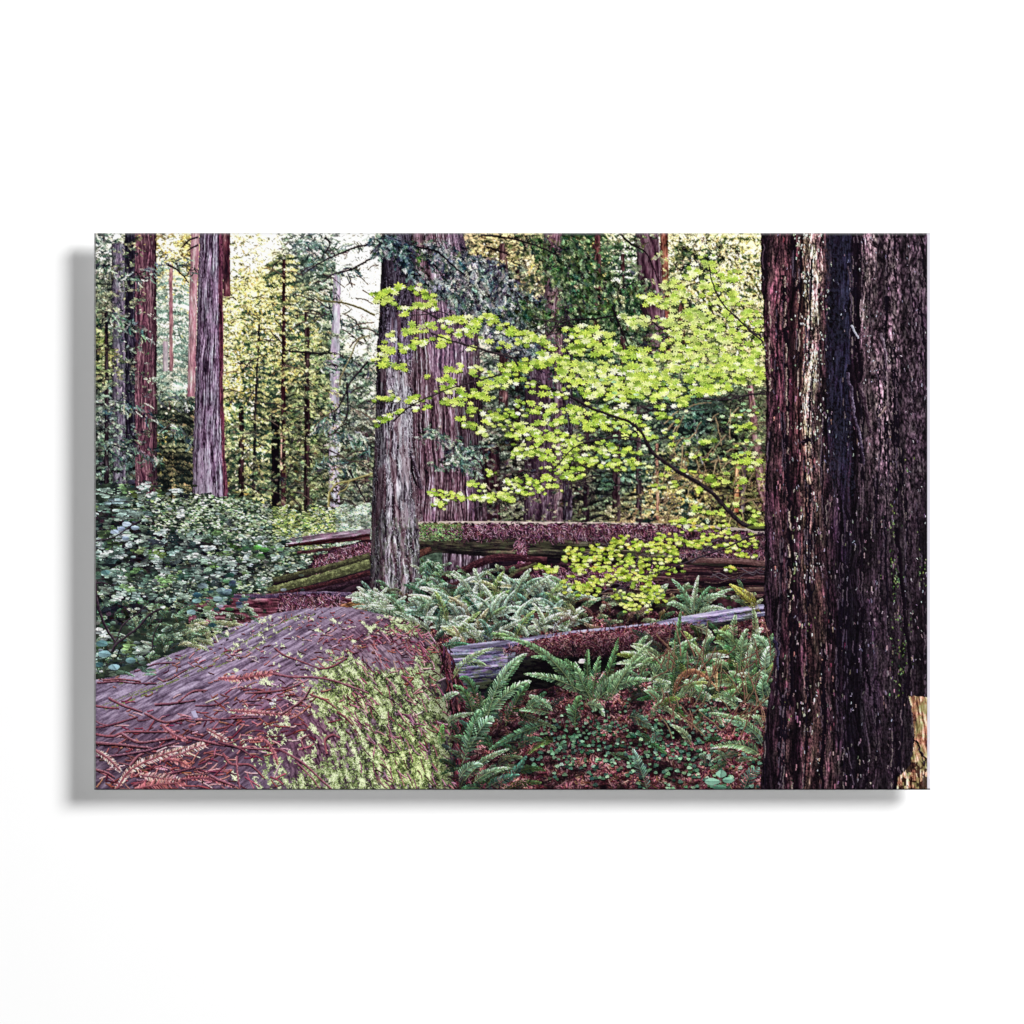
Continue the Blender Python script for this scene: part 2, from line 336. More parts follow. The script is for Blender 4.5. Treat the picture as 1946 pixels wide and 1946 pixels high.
hol = np.clip(fbm(XX / 26, YY / 22, 3, 140) * 2.2 - .62, 0, 1); hol = np.maximum(hol, np.clip(.75 - blobs(XX, YY, [(640, 400, 900, 130, .75)]), 0, 1))
bgm = (ID == BG) & (YY < 560); C[bgm] = C[bgm] * (.56 + .6 * hol[bgm])[:, None]
GLOW = [(8, 20, 18, 40, 1), (25, 60, 20, 16, .7), (140, 25, 16, 30, .9), (150, 110, 22, 50, .75), (160, 190, 20, 50, .6), (283, 20, 28, 22, 1), (270, 70, 14, 30, .6), (335, 30, 12, 20, .5), (420, 12, 20, 12, .5), (503, 84, 22, 34, 1.8), (520, 140, 18, 40, 1.9), (495, 50, 24, 14, .8), (505, 180, 14, 30, 1), (480, 60, 24, 20, .8), (530, 170, 10, 26, .8), (478, 150, 10, 40, .6), (540, 60, 8, 40, .8), (262, 150, 12, 40, .7), (268, 250, 14, 50, .6), (330, 190, 30, 20, .4), (300, 330, 16, 30, .45), (290, 420, 18, 40, .45), (765, 45, 14, 20, .7), (790, 125, 16, 20, .8), (822, 60, 10, 24, .5), (838, 110, 8, 24, .5), (930, 80, 14, 20, .5), (915, 130, 10, 30, .4), (1005, 60, 20, 26, .8), (1018, 105, 22, 14, .7), (1110, 18, 18, 16, .7), (1150, 10, 30, 8, .8), (1215, 70, 18, 40, .8), (1255, 60, 14, 40, .6), (1195, 20, 16, 14, .6), (15, 230, 12, 16, .5), (135, 340, 12, 12, .5), (1268, 268, 4, 10, 1), (985, 165, 8, 8, .8)]
n = 44000; x = rng.uniform(0, 1275, n); y = rng.uniform(0, 540, n); k = rng.random(n) < blobs(x, y, GLOW) * (fbm(x / 7, y / 7, 2, 141) > .47); x, y = x[k], y[k]
f = field(x, y); stamp_c = np.clip(mix(f[:, :3], np.ones((len(x), 3), np.float32), .55), 0, 1).astype(np.float32)
stamp(f_oval, 8, x, y, rng.uniform(0, 3, len(x)), rng.uniform(.8, 2.8, len(x)), rng.uniform(.7, 2.2, len(x)), stamp_c, BG)
# slim far trunks
bark(T_SAP, [(142, 60), (143, 262)], [(149, 60), (150, 262)], '704858 a07888 c8a8a8', 2, 10, seed=3, edge=.2)
bark(T_SAP, [(130, 200), (131, 262)], [(140, 200), (141, 262)], '807890 a8a0b8 c8c0d0', 3, 10, seed=4, edge=.2)
bark(T_PINK, [(184, 0), (181, 100), (177, 310)], [(200, 0), (196, 100), (192, 310)], '8c5c6c c08c94 dcb8c0 f0dce4', 2, 18, seed=5, edge=.3)
bark(T_BEHIND, [(243, 0), (246, 120)], [(258, 0), (259, 120)], '1c1018 4c2830 844c54 b08488', 3, 12, seed=6, edge=.3)
bark(T_LEFT, [(33, 20), (36, 500)], [(58, 0), (60, 500)], '1c1c28 5c5468 8c8090 c8b8c8', 4, 12, seed=7)
bark(T_LEFTDARK, [(58, 0), (60, 420)], [(80, 0), (78, 420)], '08080e 181620 3c3848 807888', 4, 12, seed=8)
bark(T_RED, [(78, 0), (78, 520)], [(118, 0), (120, 520)], '1c1018 5c3844 a06c78 d0acb4', 1.6, 26, seed=9, lit=.3)
bark(T_SAP, [(358, 50), (356, 250), (355, 530)], [(363, 50), (364, 250), (364, 530)], '1c0c14 3c2028 74505c', 2, 9, seed=10, edge=.2)
bark(T_SAP, [(354, 380), (354, 450)], [(357, 380), (357, 450)], 'a06870 e8b8b0 fff0e8', 2, 9, seed=10, edge=.1)
bark(T_SAP, [(312, 170), (303, 350), (300, 500)], [(316, 170), (308, 350), (306, 500)], '101418 2c2c30 584c50', 2, 9, seed=11, edge=.2)
bark(T_SAP, [(337, 350), (337, 530)], [(352, 350), (352, 530)], '040406 100c12 2c2028', 3, 9, seed=12, edge=.3)
bark(T_PALE, [(455, 78), (449, 230), (447, 320), (445, 535)], [(469, 78), (466, 230), (466, 320), (466, 535)], '8c7c90 b4a8bc d8ccdc f0e8f4', 4, 16, seed=13, edge=.28)
bark(T_MIDA, [(855, 0), (856, 110), (858, 240)], [(888, 0), (889, 110), (892, 240)], '2c1820 7c545c a88890 d0b4bc', 4, 14, seed=14)
bark(T_MIDA, [(874, 240), (872, 548)], [(891, 240), (892, 548)], '2c1c24 6c545c a08890 c8b4bc', 4, 14, seed=15)
bark(T_MIDB, [(889, 20), (890, 250), (890, 545)], [(908, 20), (910, 250), (908, 545)], '0c080e 2c2028 5c5460 a8a4b0', 3, 10, seed=16)
bark(T_MIDC, [(820, 200), (816, 545)], [(870, 200), (874, 545)], '1c1018 483440 786070 a090a0', 4, 14, seed=17)
bark(T_SAP, [(950, 0), (950, 185)], [(962, 0), (961, 185)], '2c1418 6c3c3c a07068', 3, 10, seed=18)
bark(T_SAP, [(735, 400), (738, 545)], [(770, 400), (772, 545)], '14080e 342028 5c4450', 3, 10, seed=19)
bark(T_SAP, [(1075, 0), (1080, 240)], [(1090, 0), (1095, 240)], '3c1c18 a06858 d8a890', 3, 10, seed=20)
bark(T_LEAN, [(1028, 0), (1036, 120), (1046, 230)], [(1072, 0), (1082, 120), (1090, 230)], '201018 5c3c48 8c6c78 b8a0ac', 4, 16, seed=21)
bark(T_SAP, [(1066, 400), (1068, 545)], [(1072, 400), (1074, 545)], '503028 b08878 f0d0b8', 2, 10, seed=20)
bark(T_SAP, [(1240, 290), (1252, 400), (1262, 528)], [(1252, 290), (1266, 400), (1280, 528)], '3c2028 8c6c78 c8b0bc', 3, 14, seed=22, tilt=-.1)
bark(T_SAP, [(1232, 400), (1226, 530)], [(1240, 400), (1236, 530)], '2c2028 6c6070 a09cb0', 3, 14, seed=23)
bark(T_SAP, [(1219, 440), (1214, 530)], [(1227, 440), (1224, 530)], '783c28 d09870 f8e0b8', 3, 14, seed=24)
bark(T_SAP, [(1136, 340), (1148, 420), (1156, 440)], [(1139, 340), (1152, 420), (1160, 440)], '505868 8890a0 b8c0c8', 3, 14, seed=25)

def bough(pts_, n, size, cols_, w=None, spread=14, nl=5, droop=1.0, idv=BG, mask=None, bend=.5, sp=.6):
    """needle sprays hanging from a bough"""
    c = curve(pts_, 200); i = rng.integers(0, 200, n)
    d = np.gradient(c, axis=0)[i]; a0 = np.arctan2(d[:, 1], d[:, 0])
    x = c[i, 0] + rng.normal(0, spread * .6, n); y = c[i, 1] + rng.normal(0, spread * .4, n) + abs(rng.normal(0, spread * .4, n))
    a = a0 + rng.normal(0, .5, n) + droop * rng.uniform(-.1, 1, n) * np.sign(np.cos(a0))
    o = np.argsort(rng.random(n)); 
    sprays(x[o], y[o], a[o], rng.uniform(.6, 1.3, n) * size, nl, pick(cols_, n, w, .08), idv, mask, bend=bend, spread=sp, pair=2.8)
# nearer boughs in front of the slim trunks
foliage(1500, (0, 0, 130, 500), 10, .4, ang=(.3, .5), seed=5, nl=3.4, dens_k=.75)
foliage(900, (0, 60, 76, 480), 9, .8, ang=(.3, .5), seed=6, nl=3.4, dens_k=.7)
foliage(2600, (380, 0, 530, 530), 12, .45, ang=(.4, .5), seed=7, nl=3.5, dens_k=.62)
foliage(1800, (260, 60, 440, 530), 10, .6, ang=(.3, .5), seed=8, nl=3, dens_k=.68)
foliage(2600, (740, 0, 1100, 300), 12, .35, ang=(.3, .5), seed=9, nl=3.4, dens_k=.68)
foliage(2600, (740, 330, 1275, 548), 10, .6, ang=(.2, .6), seed=10, nl=3, dens_k=.7)
gapm = fbm(XX / 11, YY / 8, 3, 160) > .47
bark(T_MIDA, [(855, 0), (856, 110), (858, 240)], [(888, 0), (889, 110), (892, 240)], '20141a 6c4c54 a08490 d0b4bc', 2, 20, seed=14, mask=gapm)
bark(T_MIDA, [(874, 240), (872, 548)], [(891, 240), (892, 548)], '2c1c24 6c545c a08890 c8b4bc', 2, 18, seed=15, mask=gapm)
bark(T_MIDB, [(889, 20), (890, 250), (890, 545)], [(908, 20), (910, 250), (908, 545)], '0c080e 2c2028 5c5460 a8a4b0', 2, 14, seed=16, mask=gapm | (XX % 7 > 3))
bark(T_MIDC, [(820, 200), (816, 545)], [(870, 200), (874, 545)], '1c1018 483440 786070 a090a0', 2.4, 16, seed=17, mask=gapm)
bark(T_RED, [(78, 0), (78, 520)], [(118, 0), (120, 520)], '1c1018 5c3844 a06c78 d0acb4', 1.6, 26, seed=9, lit=.3, mask=gapm | ((XX > 98) & (YY < 140) & (YY > 20)))
bark(T_LEFTDARK, [(58, 0), (60, 420)], [(78, 0), (77, 420)], '08080e 181620 3c3848 807888', 2, 16, seed=8, mask=gapm)
bark(T_LEFT, [(33, 20), (36, 500)], [(58, 0), (60, 500)], '2c2834 6c6474 a098a8 d0c4d0', 2, 16, seed=7, mask=gapm & (fbm(XX / 9, YY / 7, 2, 161) > .45))
for x0, x1, y0, y1, cc, sd in ((946, 963, 0, 230, '140c10 44282c 80585c a88080', 41), (1000, 1008, 40, 300, '180e12 503438 806068', 42), (770, 786, 20, 330, '140c10 443034 7c6064 a89094', 43), (800, 809, 60, 400, '140c10 3c2c30 6c5860', 44), (930, 940, 280, 548, '100a10 342830 605460', 45), (985, 999, 250, 548, '180e12 44343c 746470', 46), (400, 409, 150, 530, '140e10 3c2c30 6c5860', 47), (275, 284, 330, 510, '140e10 342428 5c484c', 48), (515, 522, 380, 540, '20181c 4c3c44 7c6c78', 49), (20, 27, 150, 480, '141014 342c34 5c5460', 50), (1110, 1122, 60, 260, '281818 6c4844 a88074', 51), (1030, 1040, 330, 548, '181216 443840 7c6c78', 52)):
    bark(T_SAP, [(x0, y0), (x0 - 1, y1)], [(x1, y0), (x1 + 1, y1)], cc, 2, 16, seed=sd, mask=fbm(XX / 10, YY / 8, 3, sd + 100) > .46)
HG = '1c2c2c 34484c 54706c 849c98 b0c0bc'
for pp, n in (([(400, 20), (440, 30), (500, 20)], 60), ([(440, 60), (470, 70), (500, 66)], 45), ([(455, 100), (440, 130), (430, 160)], 40), ([(470, 160), (500, 175), (530, 185)], 45), ([(430, 250), (480, 240), (530, 250)], 80), ([(470, 330), (440, 350), (420, 370)], 60), ([(440, 390), (480, 380), (520, 400)], 70), ([(420, 440), (460, 430), (500, 450)], 60),
              ([(20, 60), (60, 80), (110, 70)], 50), ([(0, 150), (50, 160), (90, 190)], 60), ([(120, 60), (160, 50), (190, 70)], 40), ([(10, 330), (60, 320), (120, 350)], 70), ([(10, 400), (70, 400), (125, 430)], 70), ([(130, 300), (160, 310), (190, 330)], 40), ([(130, 380), (160, 370), (188, 400)], 50)):
    bough(pp, n, 18, HG, [2, 3, 3, 2, 1], spread=12, nl=3.2, droop=1.3, sp=.35)
# sapling whips and twigs between the trunks
for _ in range(90):
    x0, y0 = rng.uniform(1080, 1270), rng.uniform(330, 545); a = rng.uniform(-1.2, .3) + (rng.random() < .5) * 2.2; L = rng.uniform(15, 60)
    limb([(x0, y0), (x0 + np.cos(a) * L * .5, y0 + np.sin(a) * L * .5 - 3), (x0 + np.cos(a) * L, y0 + np.sin(a) * L)], 1.3, .6, rng.choice(['5c5040', '706048', '40342c']), rng.choice(['d8cc9c', 'c8b88c', 'a89878']), BG)
for _ in range(90):
    x0, y0 = rng.uniform(260, 540), rng.uniform(60, 520); a = rng.choice([0, np.pi]) + rng.normal(.1, .5); L = rng.uniform(15, 50)
    limb([(x0, y0), (x0 + np.cos(a) * L * .5, y0 + np.sin(a) * L * .5 - 2), (x0 + np.cos(a) * L, y0 + np.sin(a) * L + 3)], 1.2, .6, '2c2428', rng.choice(['584c48', '94806c', '403840']), BG)
for p in ([(197, 8), (180, 14), (165, 28)], [(197, 22), (185, 28), (176, 34)], [(140, 60), (160, 72), (180, 95)], [(530, 22), (500, 26), (460, 42), (430, 56), (400, 76)], [(530, 46), (505, 60), (480, 72), (455, 78), (436, 92)],
          [(440, 8), (448, 22), (432, 46)], [(520, 245), (490, 280), (470, 320), (455, 345)], [(480, 285), (482, 330), (475, 360)], [(485, 450), (500, 480), (522, 520)], [(370, 225), (420, 228), (460, 228)]):
    limb(p, 3, 1.2, '141018', '4c4450', BG)
limb([(425, 124), (440, 130), (470, 132), (500, 140), (533, 156)], 2.5, 3, '3c3c24', 'a0a46c', BG)
limb([(522, 195), (500, 205), (485, 240), (468, 275), (466, 290)], 2, 2, '50503c', 'a8a87c', BG)
limb([(530, 456), (500, 466), (470, 474), (452, 485), (446, 505), (444, 530)], 2, 4, '58582c', 'c8c890', BG, wob=2)
limb([(490, 470), (475, 488), (462, 495)], 1.5, 1.5, '58582c', 'c8c890', BG, wob=2)

# broad trunk behind the centre tree, then its frosty boughs
bark(T_BROAD, [(598, 0), (600, 300), (606, 700)], [(702, 0), (728, 150), (738, 350), (748, 560), (750, 700)], '140c12 4c343c 80606c a88e9c d0c4d4', 1.9, 36, con=1.3, seed=30, edge=.35, lit=.1, tilt=0)
bm = (ID == T_BROAD)
bm &= True; pale = blobs(XX, YY, [(665, 130, 26, 90, .9), (660, 230, 22, 60, .6), (690, 20, 16, 40, .6), (700, 200, 30, 90, .4), (720, 480, 25, 90, .35), (645, 500, 8, 90, .3)])
k = bm & (pale * (.6 + fbm(XX / 3, YY / 30, 3, 44)) > .28)
C[k] = mix(C[k], np.clip(C[k] * 1.15 + np.array([.14, .14, .2]), 0, 1), .65)
k = bm & (blobs(XX, YY, [(715, 350, 30, 90, 1), (730, 450, 14, 100, 1)]) > .4); C[k] *= .68
k = bm & (np.abs(XX - 617 - (YY * .01)) < 6) & (YY < 110); C[k] = mix(C[k], np.array([.72, .55, .60]), .4)

FR = '141c24 2c3844 50606c 7c8c98 a8b8c0 ccd8dc'; FD = '0c1218 1c2830 34484c 5c7478'
for p, n in (([(632, 22), (680, 40), (740, 60), (770, 85)], 230), ([(640, 95), (690, 95), (750, 130), (800, 160)], 220), ([(650, 30), (700, 70), (760, 100), (830, 130)], 240),
             ([(690, 120), (740, 165), (790, 200), (830, 215)], 160), ([(720, 60), (770, 100), (810, 150)], 160)):
    bough(p, n * 2, 16, FD, spread=22); bough(p, n, 15, FR, [1, 2, 3, 3, 2, 1], spread=16)
for p, n in (([(615, 90), (660, 95), (700, 130), (720, 150)], 90), ([(770, 60), (775, 90), (780, 140)], 120)):
    bough(p, n, 14, FD, spread=14); bough(p, n, 13, FR, [2, 3, 3, 2, 1, 0], spread=12)
limb([(602, 25), (650, 35), (680, 60), (705, 80)], 3, 1.5, '0c0a10', '343038', BG)
for p, n in (([(615, 385), (650, 375), (690, 400), (735, 420)], 110), ([(640, 440), (680, 430), (730, 450)], 90), ([(680, 400), (700, 430), (740, 400)], 60)):
    bough(p, n, 15, '141c1c 2c4040 4c6864 7c9c94 9cb8b0', [1, 2, 3, 2, 1], spread=12, nl=4)
# dark green boughs to the right of it
GR = '101c14 1c3020 2c442c 446444 648858 94a880'
for p, n in (([(830, 5), (870, 40), (900, 70), (960, 120)], 260), ([(900, 10), (930, 50), (990, 110)], 220), ([(860, 60), (900, 100), (940, 150)], 200), ([(930, 130), (990, 150), (1040, 170)], 180),
             ([(800, 130), (850, 150), (890, 160)], 160), ([(1040, 80), (1010, 110), (985, 160)], 140), ([(560, -5), (590, 20), (610, 60)], 120)):
    bough(p, int(n * .8), 13, GR, [3, 3, 3, 1, 0, 0], spread=26); bough(p, int(n * .7), 11, GR, [1, 1, 3, 3, 2, 1], spread=22)
for p in ([(735, 3), (790, 10), (840, 24), (880, 42)], [(745, 26), (775, 36), (790, 42)], [(1000, 2), (1020, 20), (1050, 40), (1072, 90)], [(880, 165), (870, 185), (850, 205)], [(908, 165), (960, 162), (1000, 155)], [(985, 140), (1000, 180), (1020, 225)]):
    limb(p, 3, 1.4, '100c10', '3c3438', BG)
# lit boughs in the top right corner
YL = '303c24 586438 a0a060 d8d090 f4ecb8 fff8dc'
for p, n in (([(1110, 20), (1160, 50), (1200, 100)], 130), ([(1180, 10), (1220, 60), (1262, 90)], 160), ([(1120, 100), (1180, 130), (1250, 150)], 130), ([(1200, 130), (1240, 170), (1265, 200)], 110)):
    bough(p, n, 11, '142018 283c28 44543c', spread=24); bough(p, n * 2, 10, YL, [2, 2, 2, 3, 3, 2], spread=26, nl=3)
for p in ([(1110, 25), (1150, 40), (1190, 45)], [(1120, 130), (1160, 150), (1185, 175)], [(1115, 60), (1150, 70), (1180, 92)]):
    bough(p, 130, 10, '0c1814 1c3024 2c4834 4c6848', spread=11, nl=3)

# left-hand standing trunk, in front of the far forest
bark(T_MAIN, [(201, 0), (197, 100), (192, 300), (188, 420), (187, 505)], [(245, 0), (245, 150), (245, 300), (249, 420), (256, 505)], '180e1c 483646 806a84 aa94ae c8b8d0 e4d8ec', 1.7, 30, con=1.2, seed=33, edge=.5, lit=-.3, warp=6, tilt=.02, hue=.03, bias=.05)
k = (ID == T_MAIN) & (XX > np.interp(YY, [0, 300, 505], [236, 238, 246])); C[k] = C[k] * np.array([.75, .45, .5])
k = (ID == T_MAIN) & (blobs(XX, YY, [(205, 450, 14, 40, 1), (215, 490, 30, 20, .5)]) * fbm(XX / 2, YY / 12, 2, 9) > .22); C[k] = mix(C[k], np.array([.78, .72, .8]), .5)

# pale shrubs and thicket at the foot of the far trees
SH = [(110, 540), (180, 530), (260, 520), (330, 535), (400, 545), (470, 545), (520, 540)]
m = poly([(0, 470), (80, 490), (140, 500), (190, 490), (260, 505), (330, 515), (400, 525), (525, 515), (525, 700), (0, 870)])
m = ragged(m, 14, 12)
yy = YY[m]; xx = XX[m]
C[m] = mix(hx('18241c')[None], hx('3c4c38')[None], np.clip(fbm(xx / 10, yy / 7, 3, 3) * 1.6 - .3, 0, 1)); ID[m] = SHRUB
def ovals(n, area, size, cols_, w=None, asp=.4, idv=SHRUB, dens=None, ang=(0, .9), side=15, mask=None, big=None):
    x = rng.uniform(area[0], area[2], n); y = rng.uniform(area[1], area[3], n)
    if dens is not None:
        k = rng.random(n) < dens(x, y); x, y = x[k], y[k]
    n = len(x); s = size * rng.uniform(.65, 1.3, n)
    if big is not None: s = s * big(x, y)
    c = pick(cols_, n, w, .05)
    c = c * (.35 + 1.25 * fbm(x / 14, y / 8, 3, 12))[:, None]
    stamp(f_oval, side, x, y, rng.normal(ang[0], ang[1], n), s, s * asp * rng.uniform(.6, 1.3, n), np.clip(c, 0, 1), idv, mask)
def sprigs(n, area, size, cols_, dens, idv=SHRUB, leaves=8, ang=(-.6, 1.1), w=None):
    x = rng.uniform(area[0], area[2], n); y = rng.uniform(area[1], area[3], n); k = rng.random(n) < dens(x, y); x, y = x[k], y[k]; o = np.argsort(y); x, y = x[o], y[o]
    for i in range(len(x)):
        a = rng.normal(*ang) + (np.pi if rng.random() < .45 else 0); L = size * rng.uniform(3.2, 5.5); b = rng.normal(0, .6)
        t = np.linspace(.12, 1, leaves); aa = a + b * (t - .3); lx = x[i] + np.cos(aa) * t * L; ly = y[i] + np.sin(aa) * t * L * .8
        limb([(x[i], y[i]), (lx[leaves // 2], ly[leaves // 2]), (lx[-1], ly[-1])], 1.3, .8, '1c1a1c', '5c5450', idv)
        sd = np.where(np.arange(leaves) % 2, 1, -1); la = aa + sd * rng.uniform(.5, 1.1, leaves); s = size * rng.uniform(.75, 1.15, leaves)
        c0 = pick(cols_, 1, w, .03); c = np.clip(c0 * (1 + rng.normal(0, .22, (leaves, 1))) * (.85 + .5 * fbm(lx / 9, ly / 6, 2, 9))[:, None], 0, 1).astype(np.float32)
        stamp(f_oval, int(size * 3.4) + 4, lx + np.cos(la) * s, ly + np.sin(la) * s * .7, np.arctan2(np.sin(la) * .7, np.cos(la)), s, s * rng.uniform(.22, .4, leaves), c, idv, vein=.28)
inside = lambda M: (lambda x, y: M[np.clip(y.astype(int), 0, H - 1), np.clip(x.astype(int), 0, W - 1)].astype(float))
mk = m
ovals(9000, (60, 490, 525, 720), 2.7, '3c5040 5c7460 84987c a4b49c c4d0bc 2c3c30 b4c090', dens=inside(mk), side=8)
ovals(3000, (90, 500, 330, 640), 2.7, '6c8458 94a880 b8c8a8 d4dccc 486048 2c4030', dens=lambda x, y: inside(mk)(x, y) * np.clip(blobs(x, y, [(180, 560, 120, 60, 1), (260, 540, 60, 40, .8)]), 0, 1), side=8)
ovals(3600, (340, 505, 525, 610), 2.5, 'a4b860 c8d080 88a058 d8e0a8 5c7444 3c5034', dens=lambda x, y: inside(mk)(x, y) * np.clip(blobs(x, y, [(400, 555, 60, 35, 1), (480, 545, 40, 25, .5), (350, 540, 20, 30, .7)]), 0, 1), side=8)
ovals(1500, (460, 505, 530, 600), 2.4, 'a8b8a0 c8d4c0 7c9080', dens=inside(mk), side=8)
# dark hollows
for cx, cy, rx, ry in ((30, 560, 60, 30), (60, 700, 60, 14), (180, 600, 60, 20), (80, 590, 45, 30), (120, 620, 40, 18), (45, 640, 50, 18), (30, 575, 30, 20), (240, 640, 50, 14), (60, 720, 60, 20)):
    n = 260; x = rng.normal(cx, rx * .55, n); y = rng.normal(cy, ry * .55, n)
    stamp(f_oval, 12, x, y, rng.normal(0, .8, n), rng.uniform(3, 8, n), rng.uniform(2, 5, n), pick('0c1014 141c20 1c2424 2c2024', n), SHRUB)

# ---------- fallen logs ----------
def surf(mask, idv, cols, ang, f=5, ln=10, con=1.2, seed=0, pos=None, warp=6, bias=0, curv=None, hue=.05):
    """wood with grain running along a direction"""
    y, x = YY[mask], XX[mask]
    ca, sa = np.cos(ang), np.sin(ang); u = x * ca + y * sa; v = -x * sa + y * ca
    if curv is not None: v = v + curv(x, y)
    v = v + (fbm(u / 45, v / 20, 2, seed + 5) - .5) * warp
    n1 = fbm(v / f, u / (f * ln), 4, seed, .6); fur = np.clip(np.abs(fbm(v / (f * 1.5), u / (f * ln * 1.3), 3, seed + 9) - .5) * 9, 0, 1)
    t = (.5 + (n1 - .5) * 1.7 * con) * (.35 + .65 * fur) + bias + (fbm(x / 2, y / 2, 2, seed + 3) - .5) * .3
    c = ramp(np.clip(t, 0, 1), cols, pos) * (1 + (fbm(x / 8, y / 6, 2, seed + 6) - .5)[:, None] * np.array([1, -.4, .5]) * hue * 6)
    C[mask] = np.clip(c, 0, 1); ID[mask] = idv
def litter(n, dens, cols_, w=None, L=(4, 12), idv=None, mask=None, ang=(0, 3), wd=1.3, bend=2.2, size=None, area=(0, 500, 1590, 1059), shadow=True):
    """fallen needles and twiglets: curly little strokes over their own dark undersides"""
    x = rng.uniform(area[0], area[2], n); y = rng.uniform(area[1], area[3], n)
    k = rng.random(n) < dens(x, y); x, y = x[k], y[k]; n = len(x)
    if n == 0: return
    a = rng.normal(ang[0], ang[1], n); l = rng.uniform(*L, n); s = 1 if size is None else size(x, y); l = l * s; b = rng.normal(0, bend, n); c = pick(cols_, n, w, .06)
    B = 12
    for q in np.array_split(np.arange(n), B):
        if len(q) == 0: continue
        ww = wd * (np.ones(len(q)) if size is None else s[q])
        if shadow: strokes(x[q] + .6, y[q] + 1.4, a[q], l[q], c[q] * .34, b[q], ww, True, idv, mask)
        strokes(x[q], y[q], a[q], l[q], c[q], b[q], ww, True, idv, mask, grad=.3)

# the gap below the big far log: thicket and ferns seen under it
m = poly([(612, 605), (760, 605), (1280, 600), (1280, 760), (520, 760), (520, 600)]); surf(m, BG, '0c0c10 1c1820 34282c', 0, seed=50)
k = poly([(612, 606), (665, 606), (665, 668), (612, 668)]); C[k] = mix(hx('1c2c24')[None], hx('5c7c6c')[None], fbm(XX[k] / 4, YY[k] / 4, 3, 4)); ID[k] = BG
bark(T_BROAD, [(661, 606), (664, 668)], [(750, 606), (752, 660)], '10080e 403038 746470 a898a8 ccc0d0', 2.6, 20, con=1.2, seed=31, edge=.3, ymin=606)
# big log lying behind the centre tree
top = [(612, 549), (700, 547), (900, 549), (1060, 551), (1180, 556), (1280, 566)]
bot = [(1280, 645), (1060, 628), (960, 622), (900, 618), (830, 618), (760, 616), (700, 611), (650, 607), (612, 618)]
m = ragged(poly(top + bot), 1.5, 9); LF = m
surf(m, LOG_FAR, '0c0a0c 2c2824 54503c 7c7858 a09c80', 0.01, 3.2, 16, seed=52, con=1.15)
k = m & (YY > np.interp(XX, [612, 700, 760, 900, 1060], [600, 603, 608, 611, 618])); C[k] *= .45
k = m & (YY > 575) & (YY < 600) & (fbm(XX / 14, YY / 4, 3, 7) > .55); C[k] = mix(C[k], np.array([.42, .45, .28]), .5)
k = m & (YY < np.interp(XX, [612, 1280], [553, 572])); C[k] = mix(hx('8c7c70')[None], hx('d0c0bc')[None], fbm(XX[k] / 8, YY[k] / 2, 3, 2))
# hanging mat of old needles on top of it
def mat(area, n, den, dark='1c0c14 2c1420 140a10', cols_='643844 824e5e a0687c bc90a4 4c2c3a 381c24', idv=LOG_FAR, mask=None, L=(4, 12), ang=(1.3, .8)):
    nn = n // 2; x = rng.uniform(area[0], area[2], nn); y = rng.uniform(area[1], area[3], nn); k = rng.random(nn) < den(x, y); x, y = x[k], y[k]
    stamp(f_oval, 9, x, y, rng.normal(0, .8, len(x)), rng.uniform(3, 6, len(x)), rng.uniform(2, 4, len(x)), pick(dark, len(x)), idv, mask)
    litter(int(n * 1.6), den, cols_, L=L, idv=idv, mask=mask, ang=ang, area=area, wd=.9, bend=1.4)
lower = lambda x: np.interp(x, [612, 640, 700, 760, 800, 815, 840, 900, 960, 1010, 1060, 1130, 1280], [572, 576, 582, 578, 577, 590, 582, 580, 582, 590, 600, 612, 620]) + 7 * (noise(x / 6, x * 0) - .5)
den = lambda x, y: ((y < lower(x)) & (y > np.interp(x, [612, 1060, 1280], [551, 553, 570]))).astype(float)
mat((612, 548, 1280, 640), 6500, den, mask=LF)
k = LF; C[k] = C[k] * np.interp(YY[k], [552, 566, 600, 604, 618], [1.12, .95, .55, .95, .8])[:, None]
k = LF & (blobs(XX, YY, [(660, 556, 60, 7, 1)]) * fbm(XX / 5, YY / 3, 3, 3) > .36); C[k] = mix(C[k], np.array([.45, .5, .25]), .6)
mat((800, 585, 822, 640), 420, lambda x, y: (np.abs(x - 812 + (y - 590) * -.05) < 8 - (y - 590) * .14).astype(float), idv=LOG_FAR)
ovals(420, (612, 552, 700, 585), 1.8, '5c8048 7c9c5c 90a870 486840', idv=LOG_FAR, side=5)
stamp(f_oval, 9, np.array([961.]), np.array([598.]), 0, 5, 3, hx('e8e4dc')[None], LOG_FAR)
# broken lower pieces to the right
m = ragged(poly([(820, 640), (900, 622), (1060, 626), (1280, 640), (1280, 740), (1100, 725), (960, 690), (880, 670)]), 2, 8)
surf(m, LOG_LOW, '060406 100a0e 2c1a20 4c3034 80605c', .03, 5, 18, con=1.4, seed=56, bias=-.1)
for y0, y1, x0, x1, c0, c1, th in ((622, 628, 1130, 1280, '48302c', '90706c', 9), (640, 641, 1120, 1280, '341c20', '7c5450', 7), (662, 658, 1000, 1280, '281418', '6c4440', 6), (688, 676, 960, 1280, '4c3830', '8c7464', 7), (640, 655, 980, 1140, '301820', '6c444c', 7), (668, 690, 900, 1050, '2c1418', '704448', 7), (700, 692, 1000, 1280, '382824', '7c6454', 6)):
    limb([(x0, y0), ((x0 + x1) / 2, (y0 + y1) / 2 - 2), (x1, y1)], th, th, c0, c1, LOG_LOW, rough=.16)
for _ in range(70):
    x0 = rng.uniform(860, 1230); y0 = rng.uniform(628, 705); limb([(x0, y0), (x0 + 20, y0 + rng.normal(0, 1.5)), (x0 + rng.uniform(40, 80), y0 + rng.normal(0, 3))], rng.uniform(1.5, 3.5), 1, '10080c', rng.choice(['5c3838', '80584c', '44282c', '9c7c6c']), LOG_LOW, mask=m)
